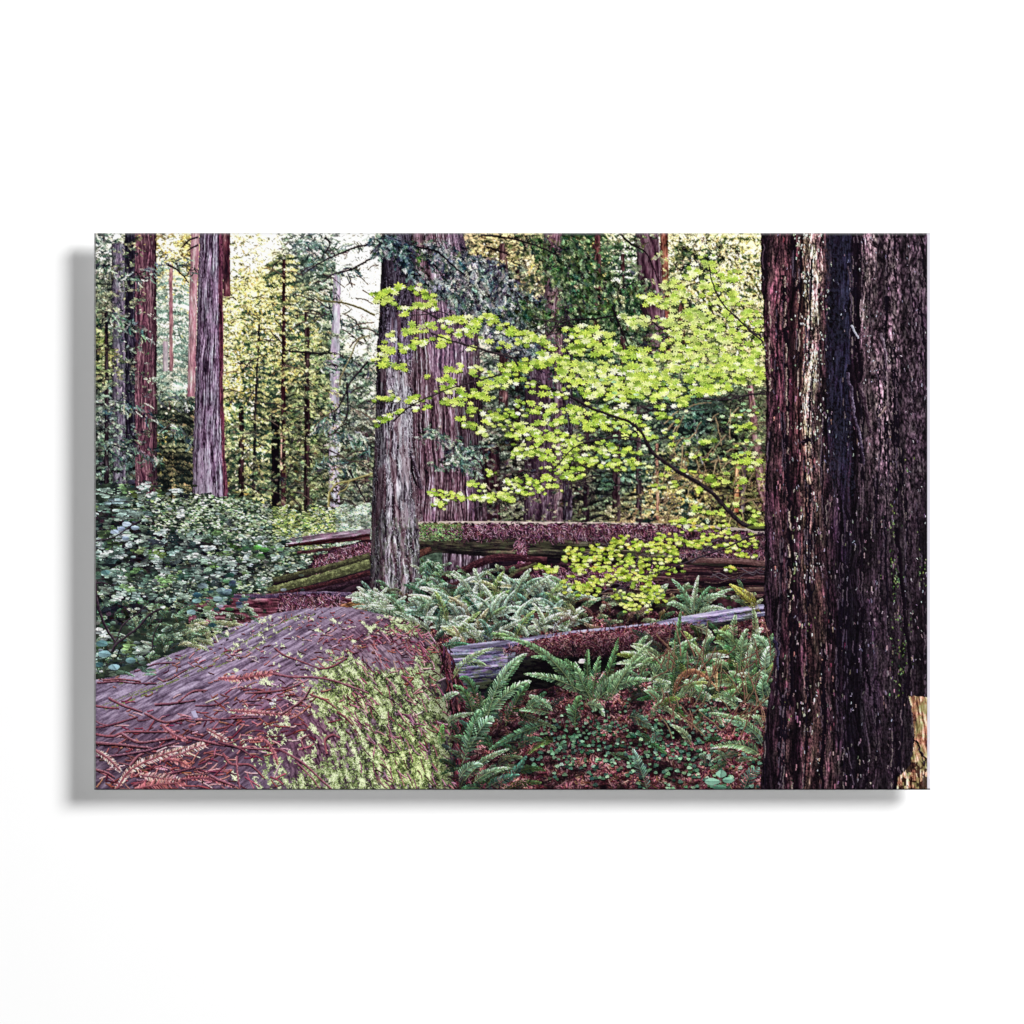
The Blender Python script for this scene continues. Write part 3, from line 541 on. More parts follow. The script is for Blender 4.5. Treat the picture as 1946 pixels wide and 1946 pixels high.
mat((830, 628, 1060, 672), 1300, lambda x, y: np.clip(blobs(x, y, [(880, 655, 60, 14, 1), (960, 640, 60, 10, .9), (1020, 655, 30, 12, .7)]), 0, 1), idv=LOG_LOW)
# curved red slab under the log, thin slabs
limb([(618, 660), (660, 655), (700, 643), (740, 624), (780, 616), (860, 622)], 17, 12, '1c0c10', '6c3c40', LOG_LOW, rough=.2)
limb([(640, 676), (700, 664), (760, 642), (830, 628)], 9, 5, '2c1418', '74484c', LOG_LOW, rough=.2)
limb([(650, 688), (720, 672), (800, 650), (840, 632)], 8, 5, '201014', '5c3438', LOG_LOW, rough=.2)
limb([(770, 670), (800, 645), (840, 628)], 5, 4, '3c3824', '8c8c60', LOG_LOW, rough=.2)
limb([(612, 612), (640, 600)], 15, 8, '301c18', '8c5c48', LOG_LOW, rough=.2)
# split log pieces left of the centre tree
m = ragged(poly([(430, 622), (470, 597), (524, 578), (524, 690), (330, 690), (345, 655)]), 2, 6); surf(m, LOG_SPLIT, '0c080c 20141c 3c2830', -.35, 5, 12, seed=61); 
k = poly([(352, 590), (372, 580), (430, 571), (524, 562), (524, 574), (430, 583), (375, 591)]); surf(k, LOG_SPLIT, '54404c 8c7484 b8a4b4 d8c8d8', -.14, 3, 14, seed=58); k = poly([(372, 591), (430, 583), (524, 574), (524, 582), (430, 592), (365, 596)]); surf(k, LOG_SPLIT, '180a0c 4c2428 84504c', -.14, 3, 12, seed=59)
limb([(362, 596), (420, 588), (524, 574)], 3, 4, '180a0c', '5c2c28', LOG_SPLIT)
limb([(386, 608), (450, 600), (524, 588)], 5, 6, '28141a', '8c5c58', LOG_SPLIT)
limb([(415, 632), (470, 610), (524, 592)], 10, 9, '2c141c', '8c5868', LOG_SPLIT, rough=.2)
mat((418, 585, 528, 650), 1100, lambda x, y: ((y > np.interp(x, [430, 470, 524], [612, 596, 584])) & (y < np.interp(x, [430, 470, 524], [642, 634, 610]))).astype(float), idv=LOG_SPLIT)
for a_, b_, th, c0, c1 in (((340, 660), (524, 614), 13, '28281c', '74784c'), ((330, 680), (524, 628), 17, '3c4028', 'a4ac70'), ((345, 688), (524, 646), 9, '1c0e10', '6c3838'), ((350, 696), (524, 656), 9, '140c10', '543844'), ((455, 692), (524, 677), 8, '200c10', '6c3434'), ((290, 695), (360, 678), 4, '30281c', '8c7c5c')):
    limb([a_, ((a_[0] + b_[0]) / 2, (a_[1] + b_[1]) / 2 + 2), b_], th * .7, th, c0, c1, LOG_SPLIT, rough=.22)
# long low log running left behind the shrub
m = ragged(poly([(180, 700), (255, 684), (380, 686), (460, 682), (524, 686), (528, 722), (440, 724), (330, 745), (255, 750), (180, 760)]), 2, 8)
surf(m, LOG_FRONT + 0 if False else LOG_LOW, '1c0c12 502830 7c4854 a87080 c09098', .04, 4, 9, seed=64, con=1.3)
limb([(255, 690), (330, 690), (420, 685), (524, 690)], 6, 8, '34243c', '94809c', LOG_LOW, rough=.2)
mat((350, 684, 470, 722), 1100, lambda x, y: np.clip(blobs(x, y, [(410, 703, 55, 15, 1.2)]), 0, 1), idv=LOG_LOW)
m = poly([(455, 722), (470, 706), (500, 698), (524, 696), (526, 724)]); surf(m, LOG_LOW, '3c2418 8c6440 c89c6c e0bc90', -.15, 4, 8, seed=66)

# centre tree
CT = bark(T_CENTRE, [(548, 0), (544, 100), (537, 250), (533, 400), (528, 500), (526, 600), (523, 700)], [(603, 0), (611, 60), (604, 200), (606, 300), (604, 420), (612, 470), (617, 560), (619, 640), (622, 700)], '0c080e 382e36 6a606a 9c94a0 c4bcc8 e8e4ec', 2.5, 15, con=1.3, seed=35, edge=.45, lit=-.1, warp=12, fleck=.26, fleckc='d0ccd8', rag=2.5, hue=.02, bias=.04)
k = CT & (YY < 240); dk = np.clip((240 - YY[k]) / 160, 0, 1) * .5; C[k] = C[k] * (1 - dk)[:, None] * np.array([.95, .9, 1])
k = CT & (fbm(XX / 7, YY / 45, 2, 77) > .58) & (YY > 150); C[k] = mix(C[k], np.array([.45, .30, .33]), .45)
k = CT & (np.abs(XX - np.interp(YY, [250, 500], [585, 592])) < 10) & (YY > 250) & (YY < 560) & (fbm(XX / 2, YY / 14, 2, 3) > .42); C[k] = mix(C[k], np.array([.84, .82, .86]), .45)
k = CT & (YY > 540) & (fbm(XX / 3, YY / 6, 3, 12) > .56); C[k] = mix(C[k], np.array([.42, .48, .38]), .4)
k = CT & (XX < np.interp(YY, [0, 700], [556, 548])); C[k] *= .62
limb([(603, 424), (609, 440), (616, 465), (621, 486)], 4, 7, '20141c', 'b8a8b8', T_CENTRE)
limb([(604, 430), (605, 455), (613, 480)], 3, 3, '080408', '201018', T_CENTRE)
bough([(548, 8), (575, 20), (600, 30)], 200, 14, '0c1418 1c2c34 34505c 5c7c88 8ca4b0', [3, 3, 3, 2, 1], spread=15, mask=None)
bough([(575, 40), (595, 60), (610, 80)], 90, 13, '0c1418 1c2c34 34505c 5c7c88', spread=10)
bough([(530, 0), (545, 40)], 60, 13, '2c4040 4c6468 849ca0', spread=10)

# ---------- forest floor and ferns ----------
m = poly([(520, 700), (700, 672), (900, 676), (1100, 700), (1300, 690), (1300, 1059), (640, 1059), (520, 760)])
m = ragged(m, 5, 9)
C[m] = mix(hx('14100f')[None], hx('4c2c34')[None], np.clip(fbm(XX[m] / 9, YY[m] / 6, 4, 21) * 1.7 - .45, 0, 1)); ID[m] = LITTER
gsz = lambda x, y: np.interp(y, [700, 1058], [.5, 1.25])
gm = m
litter(24000, lambda x, y: inside(gm)(x, y), '4c242c 70383f 8c5058 b07078 c89498 54303a 7c6048', L=(4, 13), idv=LITTER, mask=gm, ang=(0, 1.6), bend=.7, size=gsz, area=(640, 720, 1300, 1059), wd=1.0)
k = (ID == LITTER); C[k] = C[k] * (.22 + 1.3 * np.clip(fbm(XX[k] / 34, YY[k] / 16, 3, 150) * 1.8 - .4, 0, 1))[:, None] * np.array([.82, .78, .76])
# green haze of small plants between the logs, right of centre
def fernlets(n, area, cols_, w=None, L=(18, 40), wd=4, ang=(-1.57, .8), idv=FERNS_BACK, dens=None, mask=None, arch=.35, gloss=.25):
    x = rng.uniform(area[0], area[2], n); y = rng.uniform(area[1], area[3], n)
    if dens is not None: k = rng.random(n) < dens(x, y); x, y = x[k], y[k]
    o = np.argsort(y); x, y = x[o], y[o]
    cc = pick(cols_, len(x), w, .05)
    for q in range(len(x)):
        a = rng.normal(*ang); l = rng.uniform(*L); sg = np.sign(np.cos(a)) or 1
        p1 = (x[q] + np.cos(a) * l * .55, y[q] + np.sin(a) * l * .55); p2 = (x[q] + np.cos(a) * l * .9 + sg * l * arch * .7, y[q] + np.sin(a) * l * .8 + l * arch * rng.uniform(-.2, 1))
        frond((x[q], y[q]), p1, p2, wd * rng.uniform(.7, 1.3), cc[q], idv, gloss=gloss, step=1.7, mask=mask)
PF = '34504c 54746c 7c9c94 a0bcb4 c4dcd8 6c8860 98a078'
fernlets(60, (618, 630, 668, 680), '30504 4'.replace(' ', '') + '4 5c8470 8cb09c'.replace('4 5c', ' 5c', 1) if False else '305044 5c8470 8cb09c', L=(12, 26), wd=3)
fernlets(45, (655, 640, 800, 690), '3c5c48 5c8468 88a488', L=(10, 22), wd=2.5)
dfb = lambda x, y: ((y < np.interp(x, [520, 560, 640, 680, 900, 1000, 1100], [722, 735, 790, 800, 775, 765, 755])) & (y > np.interp(x, [520, 640, 700, 800, 900, 1000, 1100], [700, 690, 672, 668, 672, 690, 700]))).astype(float)
fernlets(220, (525, 660, 930, 800), '24342c 30483c 4c3434 5c4c3c', L=(22, 45), wd=5, dens=dfb)
fernlets(230, (525, 680, 920, 805), PF + ' b08c80', [2, 3, 4, 4, 2, 1, 1, .4], L=(36, 78), wd=6, dens=dfb, ang=(-1.57, .75), gloss=.4)
fernlets(150, (880, 680, 1270, 770), '34503c 4c6c50 748c6c 6c5448 a0a888', L=(16, 34), wd=4, dens=lambda x, y: (y < np.interp(x, [900, 1100, 1270], [762, 745, 715])).astype(float))
for x0, y0, a, l in ((590, 722, -2.3, 60), (575, 735, -2.6, 62), (720, 700, -2.0, 75), (735, 690, -1.7, 62), (760, 690, -1.35, 55), (800, 690, -1.2, 65), (820, 695, -.9, 60), (870, 690, -1.75, 45), (865, 700, -1.1, 50), (600, 740, -.9, 60), (640, 760, -2.5, 80), (690, 770, -1.0, 70), (800, 770, -1.1, 70), (740, 780, -2.2, 60), (1060, 700, -1.0, 45), (630, 730, -1.3, 60), (670, 740, -1.8, 70)):
    frond((x0, y0), (x0 + np.cos(a) * l * .5, y0 + np.sin(a) * l * .6), (x0 + np.cos(a) * l * 1.0 + 6 * np.sign(np.cos(a)), y0 + np.sin(a) * l * .85), 8, rng.choice(['7ca08c', '9cb8a8', '5c8468', '88a864']), FERNS_BACK, gloss=.25)
fernlets(46, (505, 690, 560, 712), '9cb8ac bcd4c4', L=(14, 30), wd=4, ang=(-2.4, .5))
# ferns by the dark logs at the right
for p in (((1138, 725), (1125, 680), (1098, 658)), ((1140, 725), (1138, 690), (1148, 652)), ((1150, 722), (1165, 690), (1212, 676)), ((1145, 722), (1160, 680), (1200, 690)), ((1150, 728), (1170, 705), (1200, 715)), ((1135, 728), (1110, 700), (1090, 705)), ((1146, 720), (1150, 695), (1170, 672)), ((1142, 724), (1120, 690), (1108, 690))):
    frond(*p, 8, rng.choice(['6c9c80', '4c7c60', '84ac90', 'a0c0a8']), FERNS_FRONT)
frond((1258, 700), (1235, 680), (1208, 668), 6, 'a09838', FERNS_FRONT)

# ---------- middle log ----------
m = ragged(poly([(668, 790), (720, 780), (800, 771), (900, 757), (1000, 747), (1060, 741), (1110, 730), (1180, 718), (1280, 704), (1280, 726), (1200, 745), (1130, 775), (1060, 800), (980, 830), (860, 865), (740, 880), (684, 850)]), 2, 9); MIDM = m
surf(m, LOG_MID, '1c1a28 4c4664 8078a0 b0a8c8 dcd4e8', -.13, 3, 18, seed=71, con=1.15, curv=lambda x, y: 0)
tp = lambda x: np.interp(x, [668, 720, 800, 900, 1000, 1060, 1110, 1180, 1280], [790, 780, 771, 757, 747, 741, 730, 718, 704])
d = (YY - tp(XX)); k = m & (d < 9); C[k] = mix(C[k], hx('b0a8c4')[None], .45)
k = m & (d > 20); C[k] *= np.clip(1 - (d[k] - np.interp(XX[k], [700, 790, 860], [66, 50, 22])) / 26, .14, 1)[:, None] 
k = m & (d > 22) & (XX > 800); C[k] *= .45
k = m & (fbm(XX / 12, YY / 3, 3, 8) > .58) & (d > 8); C[k] = mix(C[k], np.array([.36, .42, .25]), .5)
mat((780, 745, 1160, 840), 5200, lambda x, y: ((y > tp(x) + np.interp(x, [790, 850, 1000], [16, 7, 5])) & (y < tp(x) + np.interp(x, [790, 850, 1000, 1150], [22, 40, 58, 40])) & (rng.random(len(x)) < 1.15 - (y - tp(x)) / 60)).astype(float), idv=LOG_MID, mask=MIDM, ang=(.3, 1.3), cols_='602c34 7c444e 985c64 b88488 442428')
k = MIDM & (d > 5) & (XX > 785); C[k] = C[k] * np.interp(d[k], [5, 14, 34, 60], [1.15, .95, .6, .3])[:, None]
stamp(f_oval, 12, np.array([926., 928]), np.array([815., 812]), np.array([.6, -.5]), 6, 3, pal('f0e8e0 e0d0d8'), LOG_MID)

# ---------- foreground fallen trunk ----------
out = [(-5, 850), (20, 846), (60, 838), (110, 815), (160, 795), (200, 779), (260, 750), (300, 736), (340, 723), (400, 714), (470, 710), (510, 716), (540, 724), (575, 729), (610, 739), (635, 757), (655, 785), (665, 820), (669, 850), (680, 880), (688, 920), (694, 980), (697, 1062), (-5, 1062)]
FL = ragged(poly(out), 2.5, 8)
y, x = YY[FL], XX[FL]
PX, PY = 1250, 300
th = np.arctan2(y - PY, PX - x)                     # fan of the grain lines
rr = np.hypot(x - PX, y - PY)
v = th * 1150; u = rr
v = v + (fbm(u / 120, v / 30, 3, 80) - .5) * 12
pz = np.interp(y, [720, 1058], [.6, 1.3]); n1 = fbm(v / 3.0, u / 34, 4, 81, .6); fur = np.clip(np.abs(fbm(v / 9, u / 70, 3, 82) - .5) * 12, 0, 1); chk = np.clip(np.abs(fbm(v / 3, u / 9, 2, 83) - .5) * 9, 0, 1)
t = (.6 + (n1 - .5) * 1.0) * (.52 + .48 * fur) * (.78 + .22 * chk) + (fbm(x / 1.8, y / 1.8, 2, 84) - .5) * .22
gr = ramp(np.clip(t, 0, 1), '281e2a 5c4e62 8e7e98 b8a8c4 dcd0e8')
# the flank: bark plates following the girth
q = np.clip(blobs(x, y, [(560, 960, 140, 190, 1.1), (640, 900, 60, 160, 1), (450, 1060, 80, 90, .8), (600, 790, 70, 50, .7)]), 0, 1)
def girth(x, y):
    s = np.zeros_like(x)
    for _ in range(4):
        yy_ = np.clip((1100 - (y - .42 * s)) / 400, -.3, .995); s = .5 * s + .5 * (375 + 312 * np.sqrt(1 - yy_ ** 2) - x) / .9
    return np.arcsin(yy_) * 380, s
fu, fv = girth(x, y)
p1 = fbm(fu / 22, fv / 3.2, 4, 86, .6); plate = np.clip(np.abs(fbm(fu / 16, fv / 6, 3, 87) - .5) * 8, 0, 1)
t2 = (.52 + (p1 - .5) * 1.2) * (.35 + .65 * plate) + (fbm(x / 1.8, y / 1.8, 2, 84) - .5) * .25
br = ramp(np.clip(t2, 0, 1), '1c1218 4c3844 846c7c b09aa8 d0bcc8')
c = mix(gr, br, np.clip(q * 1.5, 0, 1))
warm = np.clip(blobs(x, y, [(150, 1000, 170, 80, .55), (330, 900, 90, 80, .45), (520, 770, 90, 40, .4), (400, 960, 80, 60, .5)]), 0, .7)
c = c * (1 - np.clip(blobs(x, y, [(120, 1010, 200, 80, .5), (330, 950, 90, 60, .25)]), 0, .5))[:, None] * (1 - warm[:, None] * np.array([0.0, .28, .2]))
dkr = np.clip((x - np.interp(y, [730, 790, 850, 950, 1058], [700, 640, 640, 655, 660])) / 40, 0, 1); c = c * (1 - .75 * dkr)[:, None]
C[FL] = np.clip(c, 0, 1); ID[FL] = LOG_FRONT
k = FL & (blobs(XX, YY, [(555, 808, 50, 26, 1)]) > .35); C[k] = mix(C[k], hx('b0a0b8')[None], .35)
# green lines of moss in the seams
for p in ([(14, 898), (137, 849), (225, 810), (263, 789), (370, 731)], [(70, 880), (150, 852), (230, 818)], [(255, 795), (330, 752), (400, 722)], [(20, 905), (60, 892), (120, 868)], [(215, 832), (285, 800), (350, 758), (420, 724)], [(40, 800 + 60), (120, 830), (190, 795), (250, 765), (330, 735)]):
    cv = curve(p, 300); k = fbm(np.arange(300) / 9., np.full(300, p[0][0]), 2, 3) > .45; cv = cv[k]
    for _ in range(3):
        splat(cv[:, 0] + rng.normal(0, .8, len(cv)), cv[:, 1] + rng.normal(0, .9, len(cv)), pick('788048 94a058 586838', len(cv)), LOG_FRONT)
# moss
mossd = [(560, 1000, 105, 95, 1.12), (490, 880, 70, 55, 1.05), (640, 960, 40, 120, .75), (560, 880, 90, 55, .75), (590, 748, 60, 14, .75), (630, 790, 25, 50, .6), (420, 1040, 70, 40, .75), (350, 960, 40, 40, .25), (470, 810, 30, 20, .4), (330, 1020, 30, 50, .35), (520, 850, 90, 30, .5), (650, 1040, 30, 60, .4)]
n = 120000; x = rng.uniform(250, 698, n); y = rng.uniform(725, 1059, n)
fu, fv = girth(x, y)
dn = np.clip(blobs(x, y, mossd), 0, 1.15) - .9 * blobs(x, y, [(560, 806, 48, 24, 1)])
cl_ = .62 * fbm(fu / 34, fv / 5.5, 4, 90, .66) + .38 * fbm(x / 5, y / 5, 2, 91)
k = cl_ > (.69 - .29 * dn); x, y, cl_, dn = x[k], y[k], cl_[k], dn[k]
o = np.argsort(cl_ + rng.normal(0, .05, len(x))); x, y, cl_ = x[o], y[o], cl_[o]
tt = np.clip((cl_ - .42) * 3.6 + rng.normal(0, .25, len(x)), 0, 1)
mc = ramp(tt, '1c2418 485834 748650 9cae70 c8da9c e8f2c8') 
yl = np.clip(blobs(x, y, [(600, 1010, 60, 70, 1), (480, 880, 60, 40, .6)]), 0, 1)[:, None]
mc = mc * (1 + yl * np.array([.04, .05, -.08]))
strokes(x, y, rng.uniform(0, 6.28, len(x)), rng.uniform(1.2, 3.4, len(x)), np.clip(mc, 0, 1).astype(np.float32), 1, 1, idv=LOG_FRONT, mask=FL)
k = FL; sh_ = np.interp(XX[k] - np.interp(YY[k], [740, 790, 850, 950, 1058], [640, 664, 676, 690, 697]), [-260, -60, -18, 0], [1.0, .95, .68, .38]); C[k] = C[k] * sh_[:, None]
# the dark undercut
k = ragged(poly([(668, 830), (700, 850), (705, 1059), (690, 1059), (680, 940)]), 3, 7); C[k] *= .35
# fallen red-brown twigs lying over it
tsz = lambda x, y: np.interp(y, [715, 800, 900, 1058], [.42, .62, 1.05, 1.7])
TW = '84404c a4545e bc7078 cc8890 dcacb4 683c48 a45c50'
inF = lambda x, y: inside(FL)(x, y)
litter(2200, lambda x, y: inF(x, y) * np.clip(blobs(x, y, [(510, 770, 110, 35, 1), (470, 745, 80, 20, .7), (220, 800, 120, 25, .8), (120, 1010, 150, 70, .9), (260, 930, 130, 45, .6), (330, 870, 90, 40, .7), (620, 820, 50, 60, .5)]), 0, 1), TW, L=(8, 26), idv=LOG_FRONT, mask=FL, ang=(-.12, .4), bend=.5, size=tsz, wd=1.1, area=(0, 712, 690, 1059))
litter(2000, lambda x, y: inF(x, y) * np.clip(blobs(x, y, [(540, 780, 90, 30, 1), (330, 740, 80, 14, .8), (90, 1020, 130, 50, .8), (430, 735, 80, 16, .5), (60, 845, 90, 12, .8), (340, 890, 70, 22, .6), (250, 800, 60, 16, .4)]), 0, 1), '7c4048 9c545c b87078 cc8c90 54303c b07060', L=(5, 12), idv=LOG_FRONT, mask=FL, ang=(0, .7), bend=.7, size=tsz, wd=1.1, area=(0, 712, 690, 1059))
litter(420, lambda x, y: inF(x, y) * (blobs(x, y, [(590, 900, 110, 140, 1), (660, 960, 30, 120, 1)]) > .3), '5c303c 84485a a8687c c08898', L=(10, 26), idv=LOG_FRONT, mask=FL, ang=(.95, .3), bend=.5, size=lambda x, y: np.full(len(x), 1.), wd=1.2, area=(420, 740, 695, 1059))
litter(1500, lambda x, y: (x > np.interp(y, [780, 860, 1059], [652, 672, 690])).astype(float) * (x < np.interp(y, [780, 860, 1059], [672, 700, 712])), '3c1c24 5c2c34 7c4450 1c1014', L=(8, 20), idv=LOG_FRONT, ang=(1.3, .35), bend=.6, area=(640, 780, 715, 1059), wd=1.5)
def twig(p, w=4, base='4c2028', hi='d89098', feather=0, fc='b86c50'):
    w = w * .74
    limb([(a + .8, b + w * .7) for a, b in p], w, w * .5, '0c080c', '1c1018', LOG_FRONT, mask=FL, wob=.6)
    if feather:
        c = curve(p, int(np.hypot(p[-1][0] - p[0][0], p[-1][1] - p[0][1]) / 2.6) + 4); d = np.gradient(c, axis=0); a = np.arctan2(d[:, 1], d[:, 0]); n = len(c)
        pr = np.sin(np.linspace(.2, 2.9, n)) ** .6
        for sd in (-1, 1):
            strokes(c[:, 0], c[:, 1], a + sd * 1.0 + rng.normal(0, .1, n), feather * pr, pick(np.array([hx(fc), hx(fc) * 1.3, hx(fc) * .55]), n), 0, 1.2, idv=LOG_FRONT, mask=FL, grad=.3)
    limb(p, w, w * .5, base, hi, LOG_FRONT, mask=FL, wob=.6, rough=.14)
_sy = lambda P: [(a / 3.645, 528 + b / 3.645) for a, b in P]
for P, w, f in (([(0, 1605), (150, 1615), (390, 1640)], 5.5, 0), ([(0, 1545), (120, 1560), (220, 1530), (420, 1530), (590, 1525)], 3.5, 0), ([(190, 1540), (300, 1600), (430, 1590), (600, 1560)], 4, 0), ([(640, 1565), (750, 1590), (900, 1620), (1100, 1645), (1290, 1650)], 4, 0), ([(1290, 1650), (1440, 1740), (1540, 1830), (1650, 1930)], 4, 0),
                ([(100, 1295), (200, 1345), (330, 1390)], 4, 0), ([(350, 1400), (480, 1460), (620, 1440)], 4, 0), ([(0, 1500), (120, 1480), (300, 1425)], 3.5, 0), ([(0, 1700), (180, 1690), (400, 1650), (560, 1600)], 4, 0), ([(10, 1660), (90, 1710), (180, 1800)], 6, 7), ([(150, 1930), (260, 1790), (450, 1700), (640, 1640)], 4, 8),
                ([(270, 1900), (450, 1840), (700, 1775)], 4, 0), ([(320, 1830), (450, 1850), (600, 1870)], 3, 11), ([(280, 1930), (420, 1900), (620, 1880)], 3, 12), ([(470, 1480), (540, 1540), (640, 1590)], 5, 6), ([(780, 1510), (850, 1550), (920, 1590)], 3, 6), ([(860, 1160), (1000, 1160), (1130, 1140), (1230, 1125)], 3, 8), ([(1240, 1125), (1380, 1150), (1520, 1150), (1680, 1180), (1900, 1260)], 3.5, 0),
                ([(940, 1380), (1080, 1390), (1180, 1400), (1380, 1410)], 3, 5), ([(700, 1450), (900, 1440), (1130, 1430)], 3, 0), ([(1160, 1570), (1230, 1640), (1270, 1750)], 4, 4), ([(890, 1680), (950, 1750), (1080, 1760), (1180, 1850)], 4.5, 0), ([(990, 1700), (990, 1800), (1010, 1930)], 4.5, 0), ([(600, 1860), (740, 1850), (860, 1870), (970, 1910)], 4, 5), ([(420, 1340), (560, 1330), (700, 1310)], 4, 0),
                ([(580, 1320), (680, 1250), (780, 1240)], 3, 0), ([(1250, 950), (1320, 1000), (1430, 1040), (1560, 1090)], 3, 0), ([(1560, 1090), (1640, 1080), (1750, 1020)], 3, 0), ([(1030, 1240), (1130, 1235), (1230, 1265)], 3, 0), ([(0, 1350), (90, 1360), (170, 1365)], 3, 0), ([(510, 1720), (600, 1740), (650, 1770)], 4, 6), ([(700, 1350), (850, 1340), (930, 1290)], 2.5, 0), ([(800, 1830), (880, 1870), (970, 1900)], 4, 0), ([(1450, 1640), (1440, 1580), (1490, 1550)], 3, 0),
                ([(1610, 1680), (1600, 1590), (1650, 1550), (1700, 1570)], 4, 0), ([(1290, 1410), (1440, 1310), (1500, 1220)], 3, 0), ([(440, 1160), (500, 1175), (640, 1100)], 2.5, 0), ([(1500, 1270), (1600, 1310), (1680, 1370)], 3, 0), ([(1680, 1390), (1740, 1430), (1790, 1480)], 4, 0), ([(1100, 1260), (1300, 1240), (1420, 1200)], 3, 0), ([(0, 1790), (80, 1810), (140, 1845)], 4, 0), ([(250, 1760), (300, 1700), (330, 1680)], 4, 0),
                ([(290, 1110), (420, 1060), (560, 1050)], 2.5, 0), ([(60, 1170), (200, 1165), (320, 1180)], 3, 0), ([(20, 1190), (160, 1180), (260, 1190), (430, 1195)], 3, 0), ([(860, 1600), (1000, 1640), (1090, 1700)], 3.5, 0), ([(1400, 1740), (1500, 1840), (1560, 1920)], 3, 0), ([(1040, 1590), (1140, 1580), (1160, 1565)], 3, 4), ([(560, 1700), (700, 1640), (760, 1620)], 3, 8)):
    twig(_sy(P), w, feather=f, base=rng.choice(['6c3c44', '7c4450', '5c3444']), hi=rng.choice(['e49ca8', 'd8848c', 'dca4b8', 'cc7478']), fc=rng.choice(['b87070', 'c48484', 'ac6468', 'd4a4a0']))
k = poly(_sy([(670, 1390), (700, 1380), (720, 1430), (690, 1430)])); C[k] = hx('b8b0d0')
stamp(f_oval, 10, np.array([1230 / 3.645, 1245 / 3.645]), np.array([528 + 1335 / 3.645, 528 + 1310 / 3.645]), 1.2, 5, 3, pal('ece8f4 d8d0dc'), LOG_FRONT)

# ---------- glossy shrub at the left ----------
GL = '1c2622 34443c 54685c 7c9088 a4b4ae ccd8d8 466038 6c8a58'
dsh = lambda x, y: (y < np.interp(x, [0, 60, 110, 200, 260, 320, 420], [845, 832, 812, 778, 748, 730, 690])).astype(float)
ins2 = lambda M: (lambda x, y: dsh(x, y) * np.clip(blobs(x, y, M), 0, 1))
fernlets(260, (0, 700, 290, 845), '24342c 344c40 54786a 7ca08c 94b4a4', L=(14, 34), wd=3.4, dens=dsh, idv=SHRUB, ang=(-1.4, 1.1))
fernlets(60, (160, 740, 260, 790), '88a084 a8b890 c8d0b0 6c8c70', L=(14, 28), wd=3, ang=(0, .6), dens=dsh, idv=SHRUB)
ovals(900, (0, 470, 420, 850), 4.6, GL, [8, 6, 2, 0, 0, 0, 2, 0], dens=ins2([(60, 520, 80, 50, 1), (40, 620, 60, 60, 1), (150, 640, 130, 60, 1), (280, 620, 90, 45, 1), (30, 780, 60, 60, 1), (150, 740, 110, 40, .7)]), side=18, ang=(.1, .8))
ovals(700, (0, 470, 430, 850), 4.6, GL, [2, 3, 4, 4, 3, 1, 1.3, 1.1], dens=ins2([(60, 515, 75, 40, 1), (30, 610, 40, 50, .9), (140, 630, 110, 45, 1), (230, 600, 60, 40, 1), (330, 625, 70, 32, 1), (120, 690, 80, 35, .5), (250, 690, 60, 30, .9), (30, 790, 60, 50, .6), (60, 670, 60, 20, .8)]), side=18, ang=(.2, .75))
ovals(60, (0, 470, 130, 850), 7.5, GL, [2, 3, 4, 4, 3, 1, 1, 1], dens=ins2([(20, 520, 60, 30, 1), (70, 560, 30, 16, 1), (30, 800, 60, 40, 1), (20, 640, 30, 40, 1)]), side=26, ang=(.2, .5))
DS = [(60, 515, 75, 40, 1), (30, 610, 40, 50, .9), (140, 630, 110, 45, 1), (230, 600, 60, 40, 1), (330, 625, 70, 32, 1), (120, 690, 80, 35, .6), (250, 690, 60, 30, .9), (30, 790, 60, 50, .6), (60, 670, 60, 20, .8)]
sprigs(290, (0, 480, 400, 700), 4.2, GL, ins2(DS), w=[2, 4, 5, 4, 2.5, 1, 1.2, 1])
sprigs(150, (0, 480, 260, 690), 5.4, GL, ins2(DS), w=[2, 4, 5, 4, 2.5, 1.2, 1, 1])
sprigs(60, (0, 480, 110, 850), 7.5, GL, ins2([(20, 520, 60, 40, 1), (30, 800, 60, 40, 1), (20, 640, 30, 40, 1)]), leaves=7, w=[1, 2, 4, 4, 3, 2, 1, 1])
ovals(60, (190, 640, 300, 750), 8, '3c5c60 7c98a0 a8c0c8 2c4c50 507c50', dens=lambda x, y: (blobs(x, y, [(240, 690, 45, 30, 1)]) > .3).astype(float), side=28, ang=(.2, .7))
ovals(50, (280, 580, 360, 640), 6.5, '5c8450 4c6c48 7ca070 34503c 90b0a0', dens=lambda x, y: (blobs(x, y, [(315, 602, 40, 14, 1), (290, 660, 30, 16, 1)]) > .3).astype(float), side=24, ang=(.1, .5))
for X_, Y_, r_, a_, c_ in ((39, 568, 8, .9, 'a8b8d0'), (52, 562, 8, .5, '8c9cb8'), (62, 553, 9, .3, 'b8c8dc'), (78, 560, 8, .1, '98acc0'), (60, 580, 7, .2, '8ca0b4'), (22, 645, 9, 1.2, '5c8484'), (225, 745, 8, 1.3, '2c4c50'), (258, 650, 9, .9, '24483c'), (20, 800, 13, .3, '7ca0a8'), (38, 825, 11, 1.2, '8cb0bc'), (15, 780, 12, .5, '5c8488'), (70, 812, 10, .2, '64888c'), (10, 820, 9, .8, '3c6064'), (310, 597, 8, .1, '60a84c'), (325, 602, 9, .3, '48803c'), (185, 720, 9, -.8, '84a4a8'), (235, 695, 9, .2, '8ca8ac')):
    stamp(f_oval, 34, np.array([X_], float), np.array([Y_], float), a_, r_, r_ * .5, hx(c_)[None], SHRUB)
